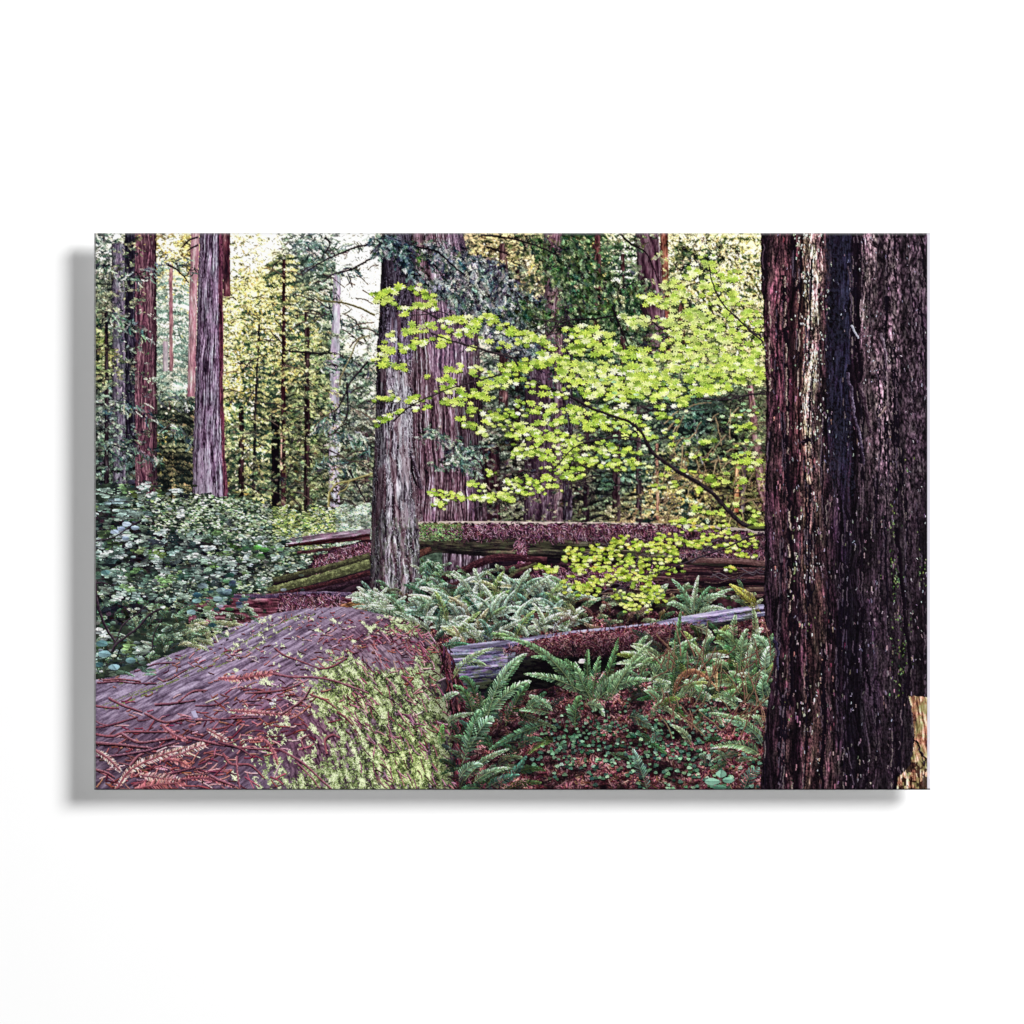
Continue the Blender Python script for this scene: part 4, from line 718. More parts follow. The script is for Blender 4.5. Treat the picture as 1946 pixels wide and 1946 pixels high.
for p, w in (([(2, 660), (5, 700), (20, 745), (42, 782)], 5), ([(34, 795), (42, 782), (80, 752), (105, 725), (128, 714)], 4), ([(42, 775), (55, 745), (80, 725), (105, 702)], 2), ([(2, 586), (40, 577), (65, 560), (90, 545)], 2), ([(0, 668), (12, 664), (26, 668)], 3), ([(110, 790), (115, 760), (130, 730)], 1.5)):
    limb(p, w, w * .7, '1c141c', '6c5c64', SHRUB)

# ---------- foreground ferns, clover ----------
n = 1300; x = rng.uniform(830, 1275, n); y = rng.uniform(880, 1059, n)
k = rng.random(n) < np.clip(blobs(x, y, [(930, 960, 90, 45, 1), (1100, 940, 90, 50, .8), (1130, 1010, 110, 40, .85), (960, 1010, 60, 30, .5), (880, 990, 40, 30, .4), (1200, 880, 70, 40, .7)]), 0, 1); x, y = x[k], y[k]; n = len(x)
o = np.argsort(y); x, y = x[o], y[o]; s = np.interp(y, [880, 1059], [2.8, 4.8]) * rng.uniform(.6, 1.25, n)
stamp(f_clover, 20, x + 1, y + 2.5, 0, s * 1.05, s * .7, np.broadcast_to(hx('0a0c0c'), (n, 3)), CLOVER)
stamp(f_clover, 20, x, y, rng.normal(0, .5, n), s, s * .66, pick('446a50 345444 5c8464 7c9f80 284434 94b494', n, [4, 3, 3, 1.5, 3, .5]), CLOVER, vein=.3)
FF = ['5c8c64', '4c7850', '74a47c', '88b494', '3c6444', '6c9858']
fernlets(22, (980, 870, 1260, 1010), '3c5c44 587c5c 7c9c7c 6c5c44 946c54', [3, 3, 2, 1, .7], L=(26, 60), wd=6, ang=(-1.57, 1.2), idv=FERNS_FRONT)
def fr(p0, p1, p2, wd, c=None, g=.35): frond(p0, p1, p2, wd, c or rng.choice(FF), FERNS_FRONT, gloss=g)
# background ones at the right, between log and big tree
fernlets(110, (1010, 760, 1290, 900), '24382c 38543c 2c3c2c', L=(30, 60), wd=7, ang=(-1.57, 1.0), idv=FERNS_FRONT, dens=lambda x, y: (y > 785 - (x - 1010) * .05).astype(float))
fernlets(120, (1030, 770, 1290, 900), '3c6444 5c8c60 80a880 a8c8a8 7c8c50', L=(30, 62), wd=7, ang=(-1.57, 1.0), idv=FERNS_FRONT, dens=lambda x, y: (y > 790 - (x - 1010) * .05).astype(float) * .8)
fernlets(70, (685, 890, 880, 1059), '20342c 2c4834 3c5c40', L=(30, 60), wd=8, ang=(-1.3, .9), idv=FERNS_FRONT, dens=lambda x, y: (x < 860 - (y - 870) * .3).astype(float))
_t5 = lambda a, b: (530 + a / 3.645, 528 + b / 3.645)
_t6 = lambda a, b: (1060 + a / 3.645, 528 + b / 3.645)
for a, b, c, w, col in (
        ((760, 1500), (700, 1120), (600, 1160), 13, '3c6444'), ((700, 1500), (690, 1250), (560, 1210), 14, '4c7850'),
        ((640, 1740), (880, 1150), (1010, 1060), 17, '2c4c38'), ((630, 1720), (820, 1250), (1090, 1180), 24, '88b490'), ((640, 1700), (780, 1330), (1050, 1000), 18, '5c8c64'), ((800, 1400), (880, 1080), (1060, 990), 15, '88b494'),
        ((920, 1480), (1000, 1270), (1080, 1200), 15, '3c6444'), ((1060, 1400), (1130, 1250), (1240, 1380), 10, '6c9c78'),
        ((1480, 1330), (1380, 1000), (1100, 1010), 13, '5c8c64'), ((1460, 1260), (1280, 1140), (1050, 1130), 13, '80b088'), ((1400, 1240), (1200, 900), (890, 880), 11, '6c9870'),
        ((1500, 1310), (1440, 1120), (1330, 1030), 18, '4c7850'), ((1510, 1300), (1440, 1180), (1400, 1050), 16, '74a47c'), ((1520, 1300), (1530, 1140), (1570, 1010), 16, '5c8c64'), ((1530, 1320), (1640, 1150), (1700, 880), 14, '4c7c50'),
        ((1540, 1310), (1640, 1130), (1870, 1060), 13, '80a888'), ((1560, 1300), (1700, 1160), (1930, 1170), 17, '74a47c'), ((1600, 1330), (1740, 1110), (1880, 1000), 11, '6c9870'), ((1500, 1300), (1470, 1060), (1490, 960), 10, '4c7850'), ((1650, 1300), (1760, 1050), (1930, 900), 10, '84ac84'),
        ((1400, 1500), (1390, 1330), (1340, 1370), 14, '5c8c6c'), ((1400, 1500), (1400, 1290), (1440, 1290), 12, '4c7850'), ((1480, 1340), (1560, 1330), (1600, 1420), 12, '84b08c'),
        ((1240, 1380), (1150, 1290), (1080, 1280), 9, '88b494'), ((1220, 1400), (1100, 1360), (1020, 1380), 9, '6c9c78'), ((1180, 1480), (1000, 1530), (810, 1650), 12, '4c7c60'),
        ((620, 1740), (760, 1440), (830, 1440), 24, '88b8a0'), ((630, 1720), (700, 1440), (740, 1380), 17, '5c8c6c'), ((640, 1860), (760, 1700), (940, 1650), 10, '7cac88'), ((600, 1850), (660, 1740), (760, 1760), 12, '84b49c'), ((700, 1880), (800, 1790), (940, 1780), 10, '88b494'),
        ((490, 1330), (520, 1260), (590, 1260), 8, 'a0c8ac'), ((520, 1470), (560, 1420), (690, 1400), 9, '88b494'), ((560, 1150), (640, 1000), (830, 950), 10, 'a0c890'), ((640, 1050), (720, 1040), (780, 1070), 7, '80a878'), ((900, 1890), (1000, 1800), (1060, 1700), 11, '3c7068'), ((780, 1920), (900, 1850), (1010, 1830), 13, '3c6c60'),
        ((1770, 1420), (1860, 1430), (1940, 1520), 14, '4c7464'), ((1900, 1930), (1850, 1780), (1800, 1650), 17, '5c8480'), ((470, 1640), (470, 1520), (485, 1480), 6, '5c9c50'),
        ((1250, 1600), (1200, 1560), (1080, 1680), 9, '4c6c34')):
    fr(_t5(*a), _t5(*b), _t5(*c), w, col)
for a, b, c, w, col in (
        ((60, 1240), (100, 1000), (310, 880), 14, '74a47c'), ((0, 1170), (120, 960), (260, 900), 13, '88b890'), ((150, 1300), (180, 1020), (240, 930), 15, '4c7c54'), ((140, 1290), (170, 900), (200, 700), 12, '4c7450'), ((180, 1300), (300, 1180), (350, 1060), 9, '7ca884'),
        ((600, 1120), (590, 960), (520, 830), 13, '5c8c64'), ((610, 1120), (620, 880), (660, 820), 13, '80a884'), ((670, 1150), (660, 930), (770, 870), 11, 'a0c4a4'), ((620, 1000), (560, 850), (430, 830), 12, '6c9468'), ((560, 900), (560, 800), (580, 720), 10, '84ac80'),
        ((700, 950), (740, 800), (690, 640), 9, '7c9470'), ((830, 1050), (800, 900), (700, 860), 13, '88b494'), ((800, 1200), (760, 1000), (820, 940), 13, 'a0c8b0'), ((300, 800), (380, 820), (420, 870), 9, 'a0b898'), ((750, 700), (640, 600), (545, 510), 7, '98983c'),
        ((740, 1690), (640, 1580), (410, 1640), 14, '90c090'), ((760, 1620), (700, 1480), (500, 1450), 13, '6c9c88'), ((760, 1560), (620, 1420), (400, 1400), 7, '7cac80'), ((760, 1500), (740, 1440), (700, 1420), 11, '84b08c'), ((60, 1540), (20, 1560), (0, 1600), 10, '4c8074'), ((340, 1500), (320, 1400), (380, 1380), 10, '3c6848'),
        ((560, 1200), (500, 1170), (400, 1230), 9, '6c9474'), ((780, 1300), (740, 1180), (800, 1140), 12, '74a484'), ((0, 1190), (60, 1180), (130, 1190), 8, 'a0c8a8')):
    fr(_t6(*a), _t6(*b), _t6(*c), w, col)
fr(_t6(150, 1280), _t6(240, 980), _t6(440, 1220), 7, '94604c'); fr(_t6(420, 1080), _t6(440, 1080), _t6(450, 1240), 5, 'b07c5c')
for _ in range(70):
    x0, y0 = rng.uniform(1050, 1290), rng.uniform(800, 960); a = rng.uniform(-2.6, -.5); l = rng.uniform(25, 70)
    limb([(x0, y0), (x0 + np.cos(a) * l * .5 + 3, y0 + np.sin(a) * l * .5), (x0 + np.cos(a) * l, y0 + np.sin(a) * l)], 1.5, .8, '4c3028', rng.choice(['b88c70', '94705c', 'a8a070']), FERNS_FRONT)
stamp(f_oval, 44, np.array([_t6(480, 0)[0], _t6(420, 0)[0], _t6(530, 0)[0], _t6(470, 0)[0]]), np.array([_t6(0, 1820)[1], _t6(0, 1875)[1], _t6(0, 1865)[1], _t6(0, 1915)[1]]), np.array([-1.5, .05, -.15, .2]), np.array([10., 15, 11, 13]), np.array([7., 6.5, 5.5, 5]), pal('7cac94 84b49c 74a890 508068'), CLOVER)
fr(_t6(640, 1930), _t6(660, 1830), _t6(740, 1780), 20, '54807c', .1)

# ---------- maple ----------
brs = [([(1275, 562), (1250, 560), (1225, 547), (1208, 530), (1170, 490), (1125, 462), (1095, 443), (1060, 415), (1040, 378), (1015, 358), (950, 335), (920, 318), (880, 300), (840, 285), (800, 270)], 8, 2.5),
       ([(1272, 208), (1225, 165), (1195, 135), (1175, 95), (1168, 60)], 3, 1.2), ([(1060, 168), (1115, 208), (1165, 235), (1195, 240), (1235, 248)], 2, 2),
       ([(806, 253), (795, 238), (760, 228), (720, 216), (670, 202), (640, 190)], 3.5, 1.2), ([(685, 168), (655, 163), (635, 152), (615, 143), (585, 135)], 3.5, 1), ([(775, 268), (700, 288), (640, 310), (600, 330), (568, 358)], 2.2, 1),
       ([(1045, 400), (1010, 388), (965, 392), (920, 402), (890, 430), (868, 455)], 2.6, 1.2), ([(965, 390), (945, 430), (930, 465), (915, 480)], 2, 1), ([(860, 460), (830, 485), (790, 505), (740, 520)], 1.6, 1), ([(930, 330), (900, 330), (870, 340), (850, 358), (810, 370)], 2, 1),
       ([(1045, 370), (1040, 350), (1060, 335), (1085, 330)], 3, 1.5), ([(1000, 330), (1005, 300), (1020, 270)], 1.6, 1), ([(935, 330), (933, 310), (945, 300), (958, 300)], 2.5, 1.5), ([(1275, 305), (1240, 308), (1195, 317), (1130, 312)], 2.5, 1.5), ([(1060, 325), (1090, 330), (1130, 338)], 2, 1),
       ([(1270, 205), (1265, 190), (1271, 178)], 2, 1), ([(850, 205), (880, 175), (888, 162)], 2, 1)]
for p, a, b in brs: limb(p, a, b, '120c10', '4c4444', MAPLE)
for _ in range(110):
    p, a, b = brs[rng.integers(0, len(brs))]; c = curve(p, 50); i = rng.integers(5, 50); x0, y0 = c[i]; dr = rng.choice([-1, 1]) ; l = rng.uniform(15, 50)
    limb([(x0, y0), (x0 + dr * l * .5, y0 + rng.uniform(-12, 4)), (x0 + dr * l, y0 + rng.uniform(-14, 14))], 1.4, .7, '1c1418', '54504c', MAPLE)
#            x0   y0   x1   y1   half-thickness  leaves  size
spr = [(540, 118, 600, 105, 8, 14, 9), (583, 100, 640, 122, 8, 12, 9), (640, 128, 650, 150, 9, 8, 9), (545, 125, 600, 150, 8, 12, 8), (528, 118, 545, 135, 8, 6, 9), (590, 140, 650, 145, 7, 9, 8), (586, 157, 592, 160, 3, 3, 8),
       (560, 198, 640, 180, 8, 20, 8), (630, 182, 700, 165, 9, 24, 8), (700, 170, 770, 170, 9, 22, 9), (730, 160, 765, 162, 6, 10, 9), (765, 180, 840, 200, 8, 24, 8), (830, 196, 872, 220, 7, 14, 8), (660, 190, 760, 200, 8, 18, 8), (540, 226, 600, 218, 8, 16, 8), (600, 215, 680, 200, 8, 22, 8), (531, 240, 560, 235, 7, 8, 8),
       (545, 248, 590, 250, 5, 7, 8), (580, 252, 588, 262, 5, 4, 7), (770, 215, 830, 205, 6, 12, 7), (650, 210, 672, 215, 5, 6, 8), (715, 222, 728, 218, 3, 3, 8),
       (525, 322, 580, 312, 5, 12, 7), (590, 318, 640, 325, 7, 14, 7), (640, 305, 700, 300, 7, 14, 7), (690, 318, 760, 310, 8, 22, 8), (625, 335, 690, 320, 6, 12, 7), (565, 345, 630, 335, 5, 12, 7), (535, 360, 578, 352, 5, 10, 7), (630, 275, 690, 285, 6, 10, 8), (670, 262, 690, 268, 6, 6, 8), (700, 255, 760, 270, 8, 16, 7), (720, 290, 780, 290, 7, 16, 8), (560, 305, 575, 318, 4, 4, 6), (680, 250, 700, 252, 4, 3, 8),
       (770, 262, 860, 250, 12, 44, 8), (760, 278, 840, 290, 8, 22, 8), (840, 235, 900, 250, 12, 34, 8), (880, 262, 960, 258, 14, 56, 9), (900, 225, 960, 205, 12, 34, 9), (900, 200, 980, 195, 7, 18, 9), (895, 185, 960, 190, 6, 18, 8), (960, 225, 1060, 240, 14, 56, 9), (960, 262, 1070, 270, 14, 70, 9), (880, 285, 980, 292, 12, 44, 8), (980, 292, 1070, 288, 12, 50, 9), (840, 300, 900, 312, 8, 20, 7), (930, 305, 1010, 318, 9, 30, 8), (1000, 312, 1075, 315, 10, 34, 8),
       (740, 350, 830, 345, 7, 30, 6), (830, 340, 930, 338, 8, 34, 7), (740, 362, 840, 372, 8, 34, 6.5), (840, 360, 960, 362, 9, 46, 7), (910, 345, 1010, 345, 7, 30, 7), (690, 352, 720, 362, 5, 10, 6), (700, 365, 740, 380, 6, 14, 7), (930, 372, 1000, 362, 8, 26, 7), (960, 345, 1060, 360, 10, 34, 8), (725, 378, 750, 388, 4, 8, 7), (780, 385, 850, 388, 8, 26, 6), (840, 385, 930, 395, 9, 32, 6), (700, 338, 740, 340, 4, 7, 6), (800, 325, 880, 330, 5, 14, 6),
       (830, 402, 920, 400, 8, 34, 6.5), (790, 425, 880, 428, 9, 38, 7), (800, 415, 850, 412, 6, 16, 6), (880, 415, 1000, 410, 8, 36, 7), (880, 435, 960, 430, 7, 22, 6), (850, 450, 930, 455, 6, 26, 6), (930, 440, 1010, 445, 8, 28, 6), (960, 420, 1040, 420, 8, 26, 6), (1000, 440, 1060, 445, 6, 18, 6), (1000, 380, 1060, 385, 10, 24, 6),
       (850, 468, 920, 465, 5, 24, 6), (780, 470, 850, 478, 6, 28, 5.5), (745, 452, 760, 462, 4, 8, 5), (710, 475, 740, 488, 5, 18, 5.5), (740, 500, 800, 510, 5, 26, 5.5), (640, 495, 700, 500, 5, 24, 5.5), (690, 505, 760, 508, 5, 24, 5.5), (770, 492, 830, 495, 5, 20, 5.5), (840, 482, 890, 485, 4, 14, 5), (645, 515, 670, 525, 4, 8, 6), (650, 510, 690, 508, 4, 10, 5), (790, 480, 850, 490, 4, 14, 5), (840, 492, 860, 495, 4, 6, 5),
       (1060, 235, 1130, 220, 14, 46, 8), (1060, 205, 1100, 195, 8, 14, 8), (1130, 225, 1200, 235, 14, 50, 8), (1080, 255, 1180, 262, 16, 80, 8), (1180, 245, 1272, 235, 16, 64, 8), (1060, 285, 1150, 290, 14, 56, 8), (1150, 280, 1270, 275, 15, 80, 8), (1130, 305, 1200, 300, 8, 30, 8), (1200, 255, 1270, 262, 12, 50, 9), (1070, 305, 1130, 320, 10, 30, 8), (1060, 335, 1130, 325, 7, 16, 7),
       (1085, 130, 1130, 120, 16, 30, 8), (1080, 105, 1125, 85, 10, 22, 8), (1125, 70, 1180, 60, 10, 18, 9), (1130, 80, 1200, 95, 12, 30, 9), (1150, 110, 1220, 110, 10, 26, 9), (1155, 45, 1182, 42, 4, 7, 7), (1200, 85, 1232, 80, 8, 14, 9), (1160, 145, 1220, 135, 8, 18, 8), (1180, 130, 1260, 150, 12, 30, 8), (1100, 165, 1150, 150, 14, 32, 8), (1060, 130, 1085, 140, 8, 14, 8), (1060, 165, 1110, 180, 10, 24, 8), (1130, 170, 1200, 175, 15, 42, 8), (1200, 165, 1268, 175, 15, 40, 8), (1110, 200, 1270, 205, 14, 70, 8),
       (1040, 120, 1065, 130, 7, 10, 9), (1015, 175, 1060, 170, 7, 14, 9), (1000, 165, 1025, 160, 6, 8, 8), (1060, 385, 1130, 400, 9, 16, 6), (1100, 430, 1170, 425, 5, 12, 6), (1080, 455, 1160, 460, 5, 12, 6), (1120, 475, 1200, 470, 6, 16, 7), (1200, 450, 1272, 440, 7, 18, 8), (1190, 430, 1265, 420, 5, 12, 7), (1225, 475, 1270, 465, 5, 9, 8), (1140, 490, 1200, 480, 4, 10, 6), (1060, 480, 1120, 490, 6, 16, 6), (1150, 400, 1200, 398, 4, 8, 7), (1210, 380, 1272, 365, 6, 12, 7), (1065, 350, 1110, 352, 6, 10, 7), (1205, 350, 1270, 345, 5, 8, 7), (1220, 400, 1270, 402, 4, 8, 6),
       (1130, 530, 1200, 535, 6, 20, 6), (1200, 520, 1268, 535, 6, 20, 6), (1100, 545, 1130, 560, 5, 12, 6), (1215, 545, 1265, 555, 4, 10, 6)]
LC = pal('b4cc4c c8dc68 98b840 d8e48c ecf0b0 70902c a0bc50 f4f4cc')
X = []; Y = []; S = []; G = []
for x0, y0, x1, y1, h, cnt, sz in spr:
    n_ = int(cnt * (1.0 if x0 < 1060 else .8)); t = rng.random(n_)
    X.append(x0 + (x1 - x0) * t + rng.normal(0, 3, n_)); Y.append(y0 + (y1 - y0) * t + rng.normal(0, h * .68, n_) - 4 * np.sin(t * np.pi)); S.append(sz * rng.choice([.6, .8, 1.0, 1.3], n_, p=[.3, .35, .25, .1]) * rng.uniform(.9, 1.1, n_)); G.append(np.full(n_, x0))
X, Y, S, G = map(np.concatenate, (X, Y, S, G))
o = rng.permutation(len(X)); X, Y, S = X[o], Y[o], S[o]; n = len(X)
ok = X < np.interp(Y, [0, 100, 200, 530], [1262, 1266, 1272, 1274]); X, Y, S = X[ok], Y[ok], S[ok]; n = len(X)
pl = np.clip(blobs(X, Y, [(1120, 110, 70, 60, .6), (1030, 170, 60, 25, .9), (950, 255, 50, 20, .5), (1160, 200, 90, 60, .45), (1130, 250, 60, 20, .3), (720, 385, 30, 10, 1), (1000, 280, 40, 12, .5), (860, 362, 60, 12, .2)]), 0, 1)
lc = LC[rng.choice(8, n, p=np.array([5, 4, 4, 3, 1.5, 2, 3, .6]) / 23.1)]
lc = mix(lc, hx('ecf0b0')[None], pl * rng.uniform(0, 1, n))
lc = np.clip(lc * (1 + rng.normal(0, .07, (n, 1))), 0, 1).astype(np.float32)
near = rng.random(n)
kk_ = rng.random(n) < .8; stamp(f_maple, 26, X[kk_] + 1.5, Y[kk_] + 3, rng.normal(0, .5, kk_.sum()), S[kk_], S[kk_] * .5, np.clip(lc[kk_] * .36, 0, 1), MAPLE, jit=.02)   # leaves underneath, out of the light
sel = np.ones(n, bool); rot = rng.normal(0, .55, n) + np.where(rng.random(n) < .5, .5, -.5)
stamp(f_maple, 36, X, Y, rot, S * 1.12, S * rng.uniform(.45, .9, n), lc, MAPLE, vein=.2)
n2 = 26; x = rng.uniform(960, 1270, n2); y = rng.uniform(250, 420, n2)
stamp(f_maple, 26, x, y, rng.normal(0, .5, n2), 6, 3, pick('a0c890 90b880 b4d4a0', n2), MAPLE)
for p, a, b in brs[:1]: limb(p[:9], a, 4, '120c10', '4c4444', MAPLE)
limb(brs[0][0][8:12], 4.5, 3.5, '120c10', '4c4444', MAPLE)
for p, a, b in (brs[1], brs[3], brs[5], brs[6]): limb(p, a * .8, b, '1c1418', '4c4444', MAPLE)
k = (ID == MAPLE) & (blobs(XX, YY, [(1258, 560, 20, 6, 1)]) > .5) & (YY < 562) & (C.max(-1) < .45); C[k] = mix(C[k], np.array([.5, .6, .2]), .5)
# lower yellow-green spray
lbr = [([(1272, 570), (1240, 580), (1200, 598), (1160, 612), (1110, 632), (1070, 645), (1040, 650)], 4, 1.5), ([(1210, 590), (1180, 585), (1160, 605)], 2, 1), ([(1272, 635), (1255, 645), (1235, 648), (1215, 658), (1195, 650)], 2, 1), ([(1060, 650), (1020, 665), (990, 680), (1000, 700)], 1.6, 1), ([(1060, 605), (1045, 625), (1010, 640)], 1.6, 1), ([(990, 580), (970, 600), (940, 620)], 1.6, 1)]
for p, a, b in lbr: limb(p, a, b, '180c14', '5c5458', MAPLE_LOW)
for _ in range(60):
    p, a, b = lbr[rng.integers(0, len(lbr))]; c = curve(p, 50); x0, y0 = c[rng.integers(5, 50)]; l = rng.uniform(12, 36); dr = rng.choice([-1, 1])
    limb([(x0, y0), (x0 + dr * l * .5, y0 + rng.uniform(-8, 8)), (x0 + dr * l, y0 + rng.uniform(-12, 14))], 1.3, .6, '241820', '7c7478', MAPLE_LOW)
low = [(895, 605, 930, 602, 5, 12), (890, 618, 960, 620, 8, 32), (900, 632, 960, 640, 8, 26), (845, 632, 880, 640, 5, 15), (850, 638, 884, 641, 3, 8), (885, 665, 960, 665, 7, 30), (895, 678, 960, 680, 6, 22), (940, 600, 1000, 600, 7, 26), (985, 585, 1060, 595, 8, 38), (960, 615, 1050, 625, 9, 40), (960, 640, 1050, 640, 8, 34), (1000, 660, 1060, 655, 7, 26), (960, 660, 1010, 650, 8, 20), (985, 690, 1060, 700, 10, 36), (1030, 670, 1080, 680, 8, 20), (1000, 710, 1040, 712, 6, 12),
       (1060, 600, 1110, 605, 8, 30), (1060, 585, 1120, 575, 7, 24), (1060, 620, 1110, 625, 7, 20), (1110, 590, 1170, 590, 7, 28), (1130, 560, 1210, 560, 7, 22), (1150, 580, 1230, 575, 6, 20), (1170, 600, 1260, 590, 6, 20), (1210, 610, 1262, 614, 4, 12), (1070, 640, 1120, 650, 5, 12), (1060, 690, 1085, 700, 6, 10), (1100, 550, 1150, 548, 5, 12), (1190, 636, 1215, 640, 3, 5), (1240, 585, 1265, 575, 5, 8)]
X = []; Y = []; S = []
for x0, y0, x1, y1, h, cnt in low:
    n_ = int(cnt * 1.25); t = rng.random(n_); X.append(x0 + (x1 - x0) * t + rng.normal(0, 4, n_)); Y.append(y0 + (y1 - y0) * t + rng.normal(0, h * .75, n_)); S.append(rng.uniform(3.0, 5.6, n_))
X, Y, S = map(np.concatenate, (X, Y, S)); ok = X < 1268; X, Y, S = X[ok], Y[ok], S[ok]; n = len(X)
lc = pick('b8cc50 ccd85c 9cb83c dce080 8ca438 e8e89c 7c942c e0c45c', n, [4, 4, 4, 2, 3, 1.2, 3, .6], .04)
stamp(f_maple, 22, X + 1, Y + 2, 0, S, S * .6, lc * .4, MAPLE_LOW)
stamp(f_maple, 24, X, Y, rng.normal(0, .7, n), S * 1.15, S * rng.uniform(.4, .8, n), lc, MAPLE_LOW, vein=.2)
limb(lbr[0][0], 3, 1.2, '180c14', '5c5458', MAPLE_LOW)

# ---------- great trunk at the right ----------
LE = [(1267, 0), (1267, 100), (1272, 130), (1273, 200), (1278, 300), (1276, 400), (1275, 530), (1274, 640), (1273, 728), (1278, 745), (1290, 762), (1293, 800), (1290, 840), (1284, 870), (1278, 905), (1273, 960), (1270, 1000), (1266, 1059)]
m = np.zeros((H, W), bool); le = np.interp(np.arange(H), [p[1] for p in LE], [p[0] for p in LE]) + (fbm(np.arange(H) / 9, np.zeros(H), 3, 3) - .5) * 5
m = XX >= le[:, None]
y, x = YY[m], XX[m]
wob = (fbm(x / 60, y / 130, 3, 101) - .5) * 22 + (fbm(x / 14, y / 40, 3, 102) - .5) * 5
bx = x + wob + np.interp(y, [0, 530, 1058], [0, 4, -4])
KX = [1262, 1276, 1284, 1300, 1318, 1330, 1336, 1344, 1352, 1366, 1378, 1386, 1398, 1432, 1440, 1450, 1458, 1470, 1500, 1540, 1590]
top_ = pal('1c1018 180c14 3c2830 50343c 4c3038 241418 6c4c4c 34201c 7c7060 b8b4a0 a8a494 483838 141420 101626 1c1220 140c12 544a58 685e68 4a424e 3a3440 262030')
bot_ = pal('1c1820 28202c 302430 34242c 38282c 1c1218 241820 44343c 5c4840 5c5048 54443c 403438 302428 1c1c28 16161e 14121a 202028 28242c 302838 2c2c34 242028')
bl = np.clip((y - 330) / 260, 0, 1)[:, None]
base = np.stack([np.interp(bx, KX, top_[:, k]) for k in range(3)], -1) * (1 - bl) + np.stack([np.interp(bx, KX, bot_[:, k]) for k in range(3)], -1) * bl
n1 = fbm(bx / 2.2, y / 30, 4, 105, .62); fur = np.clip(np.abs(fbm(bx / 6, y / 75, 3, 106, .55) - .5) * 9, 0, 1); f3 = np.clip(np.abs(fbm(bx / 2.2, y / 12, 2, 107) - .5) * 7, 0, 1)
g1 = (.55 + (n1 - .5) * 2.3) * (.3 + .7 * fur) * (.55 + .45 * f3)
# scaly plates on the far right part
pl_ = np.clip((bx - 1462) / 20, 0, 1) * np.clip((640 - y) / 200, .35, 1)
sc_ = np.clip(np.abs(fbm(x / 6.5 + fbm(x / 14, y / 18, 2, 3) * 2, y / 26, 3, 108, .6) - .5) * 8, 0, 1); g2 = .08 + .95 * sc_ * (.5 + 2.2 * (fbm(x / 3.2, y / 8, 3, 109) - .42)) + .5 * np.clip(.5 - sc_, 0, 1) * (fbm(x / 3, y / 3, 2, 5) > .6)
gg = g1 * (1 - pl_) + g2 * pl_
gg = gg + (fbm(x / 1.7, y / 2.6, 2, 110) - .5) * .75
c = base * np.clip(gg, 0.02, 2.4)[:, None] * np.interp(x, [1450, 1500, 1590], [1.9, 1.75, 1.5])[:, None] * np.array([1.06, .97, .98])
hue = (fbm(x / 9, y / 26, 3, 111) - .5)[:, None]; c = c * (1 + hue * np.array([.5, -.2, .5])); sat = np.interp(x, [1270, 1345, 1430, 1470], [.62, .75, .7, .42])[:, None]; c = c.mean(-1, keepdims=True) * (1 - sat) + c * sat
rg_ = fbm((bx + 4 * fbm(x / 20, y / 40, 2, 9)) / 15, y / 230, 2, 171, .5); c = c * np.clip(.5 + 1.7 * (rg_ - .25), .45, 1.2)[:, None] * np.array([1.1, .97, .98]); C[m] = np.clip(c, 0, 1); ID[m] = T_RIGHT
RM = m
def flecks(n, bl_, cols_, L=(1, 4), w=1.2, a=(1.57, .3), th=.5, sl=9):
    x = rng.uniform(1270, 1589, n); y = rng.uniform(0, 1058, n); cl = fbm(x / 9, y / 22, 3, 120)
    k = rng.random(n) < np.clip(blobs(x, y, bl_), 0, 1.2) * np.clip((cl - th) * sl, 0, 1); x, y = x[k], y[k]
    strokes(x, y, rng.normal(*a, len(x)), rng.uniform(*L, len(x)), pick(cols_, len(x), None, .06), .4, w, idv=T_RIGHT, mask=RM)
flecks(11000, [(1352, 60, 18, 90, 1), (1362, 200, 16, 110, 1.1), (1365, 280, 14, 80, .8), (1345, 20, 14, 40, .8), (1390, 70, 10, 60, .4), (1374, 350, 12, 60, .5)], 'c8ccc0 a8ac98 e0e4e0 908c78 b8bca8 d8d8d0', L=(1, 5), w=1.2, th=.44, sl=7)
flecks(2400, [(1465, 60, 16, 100, .9), (1470, 230, 14, 120, .9), (1485, 300, 16, 60, .8), (1560, 60, 30, 60, .25), (1530, 200, 40, 200, .25), (1350, 600, 30, 120, .55), (1370, 560, 14, 90, .8), (1360, 900, 20, 140, .5), (1420, 900, 20, 120, .35), (1570, 620, 20, 60, .5), (1560, 750, 20, 60, .4), (1290, 300, 8, 200, .35), (1555, 420, 20, 60, .4)], 'c8ccd4 a8a8b8 d8e4e8 b8a8c0 8c8494', L=(1, 3), w=1.0, a=(1.5, .8), th=.45, sl=8)
flecks(6500, [(1430, 500, 200, 600, .26)], '847c90 746c84 8c6c80 6c6c64 a8a0b4', L=(2, 6), w=1.0)
flecks(6500, [(1516, 620, 12, 70, .8), (1530, 780, 14, 70, 1), (1520, 560, 10, 40, .5), (1580, 620, 10, 40, .7), (1560, 660, 12, 30, .4), (1335, 560, 8, 80, .5), (1345, 640, 10, 50, .3), (1320, 900, 8, 100, .45), (1545, 450, 14, 40, .5), (1312, 1030, 8, 40, .6), (1370, 770, 14, 40, .5), (1290, 330, 12, 40, .3)], '4c6434 64803c 34482c 84985c 405c38', L=(1, 4), w=1.2, th=.42, sl=6)
flecks(14000, [(1520, 600, 10, 60, .9), (1530, 780, 12, 60, 1), (1535, 690, 8, 60, .5), (1578, 640, 8, 40, .5)], '4c6434 64803c 34482c 789050', L=(1, 3), w=1.1, th=.44, sl=7)
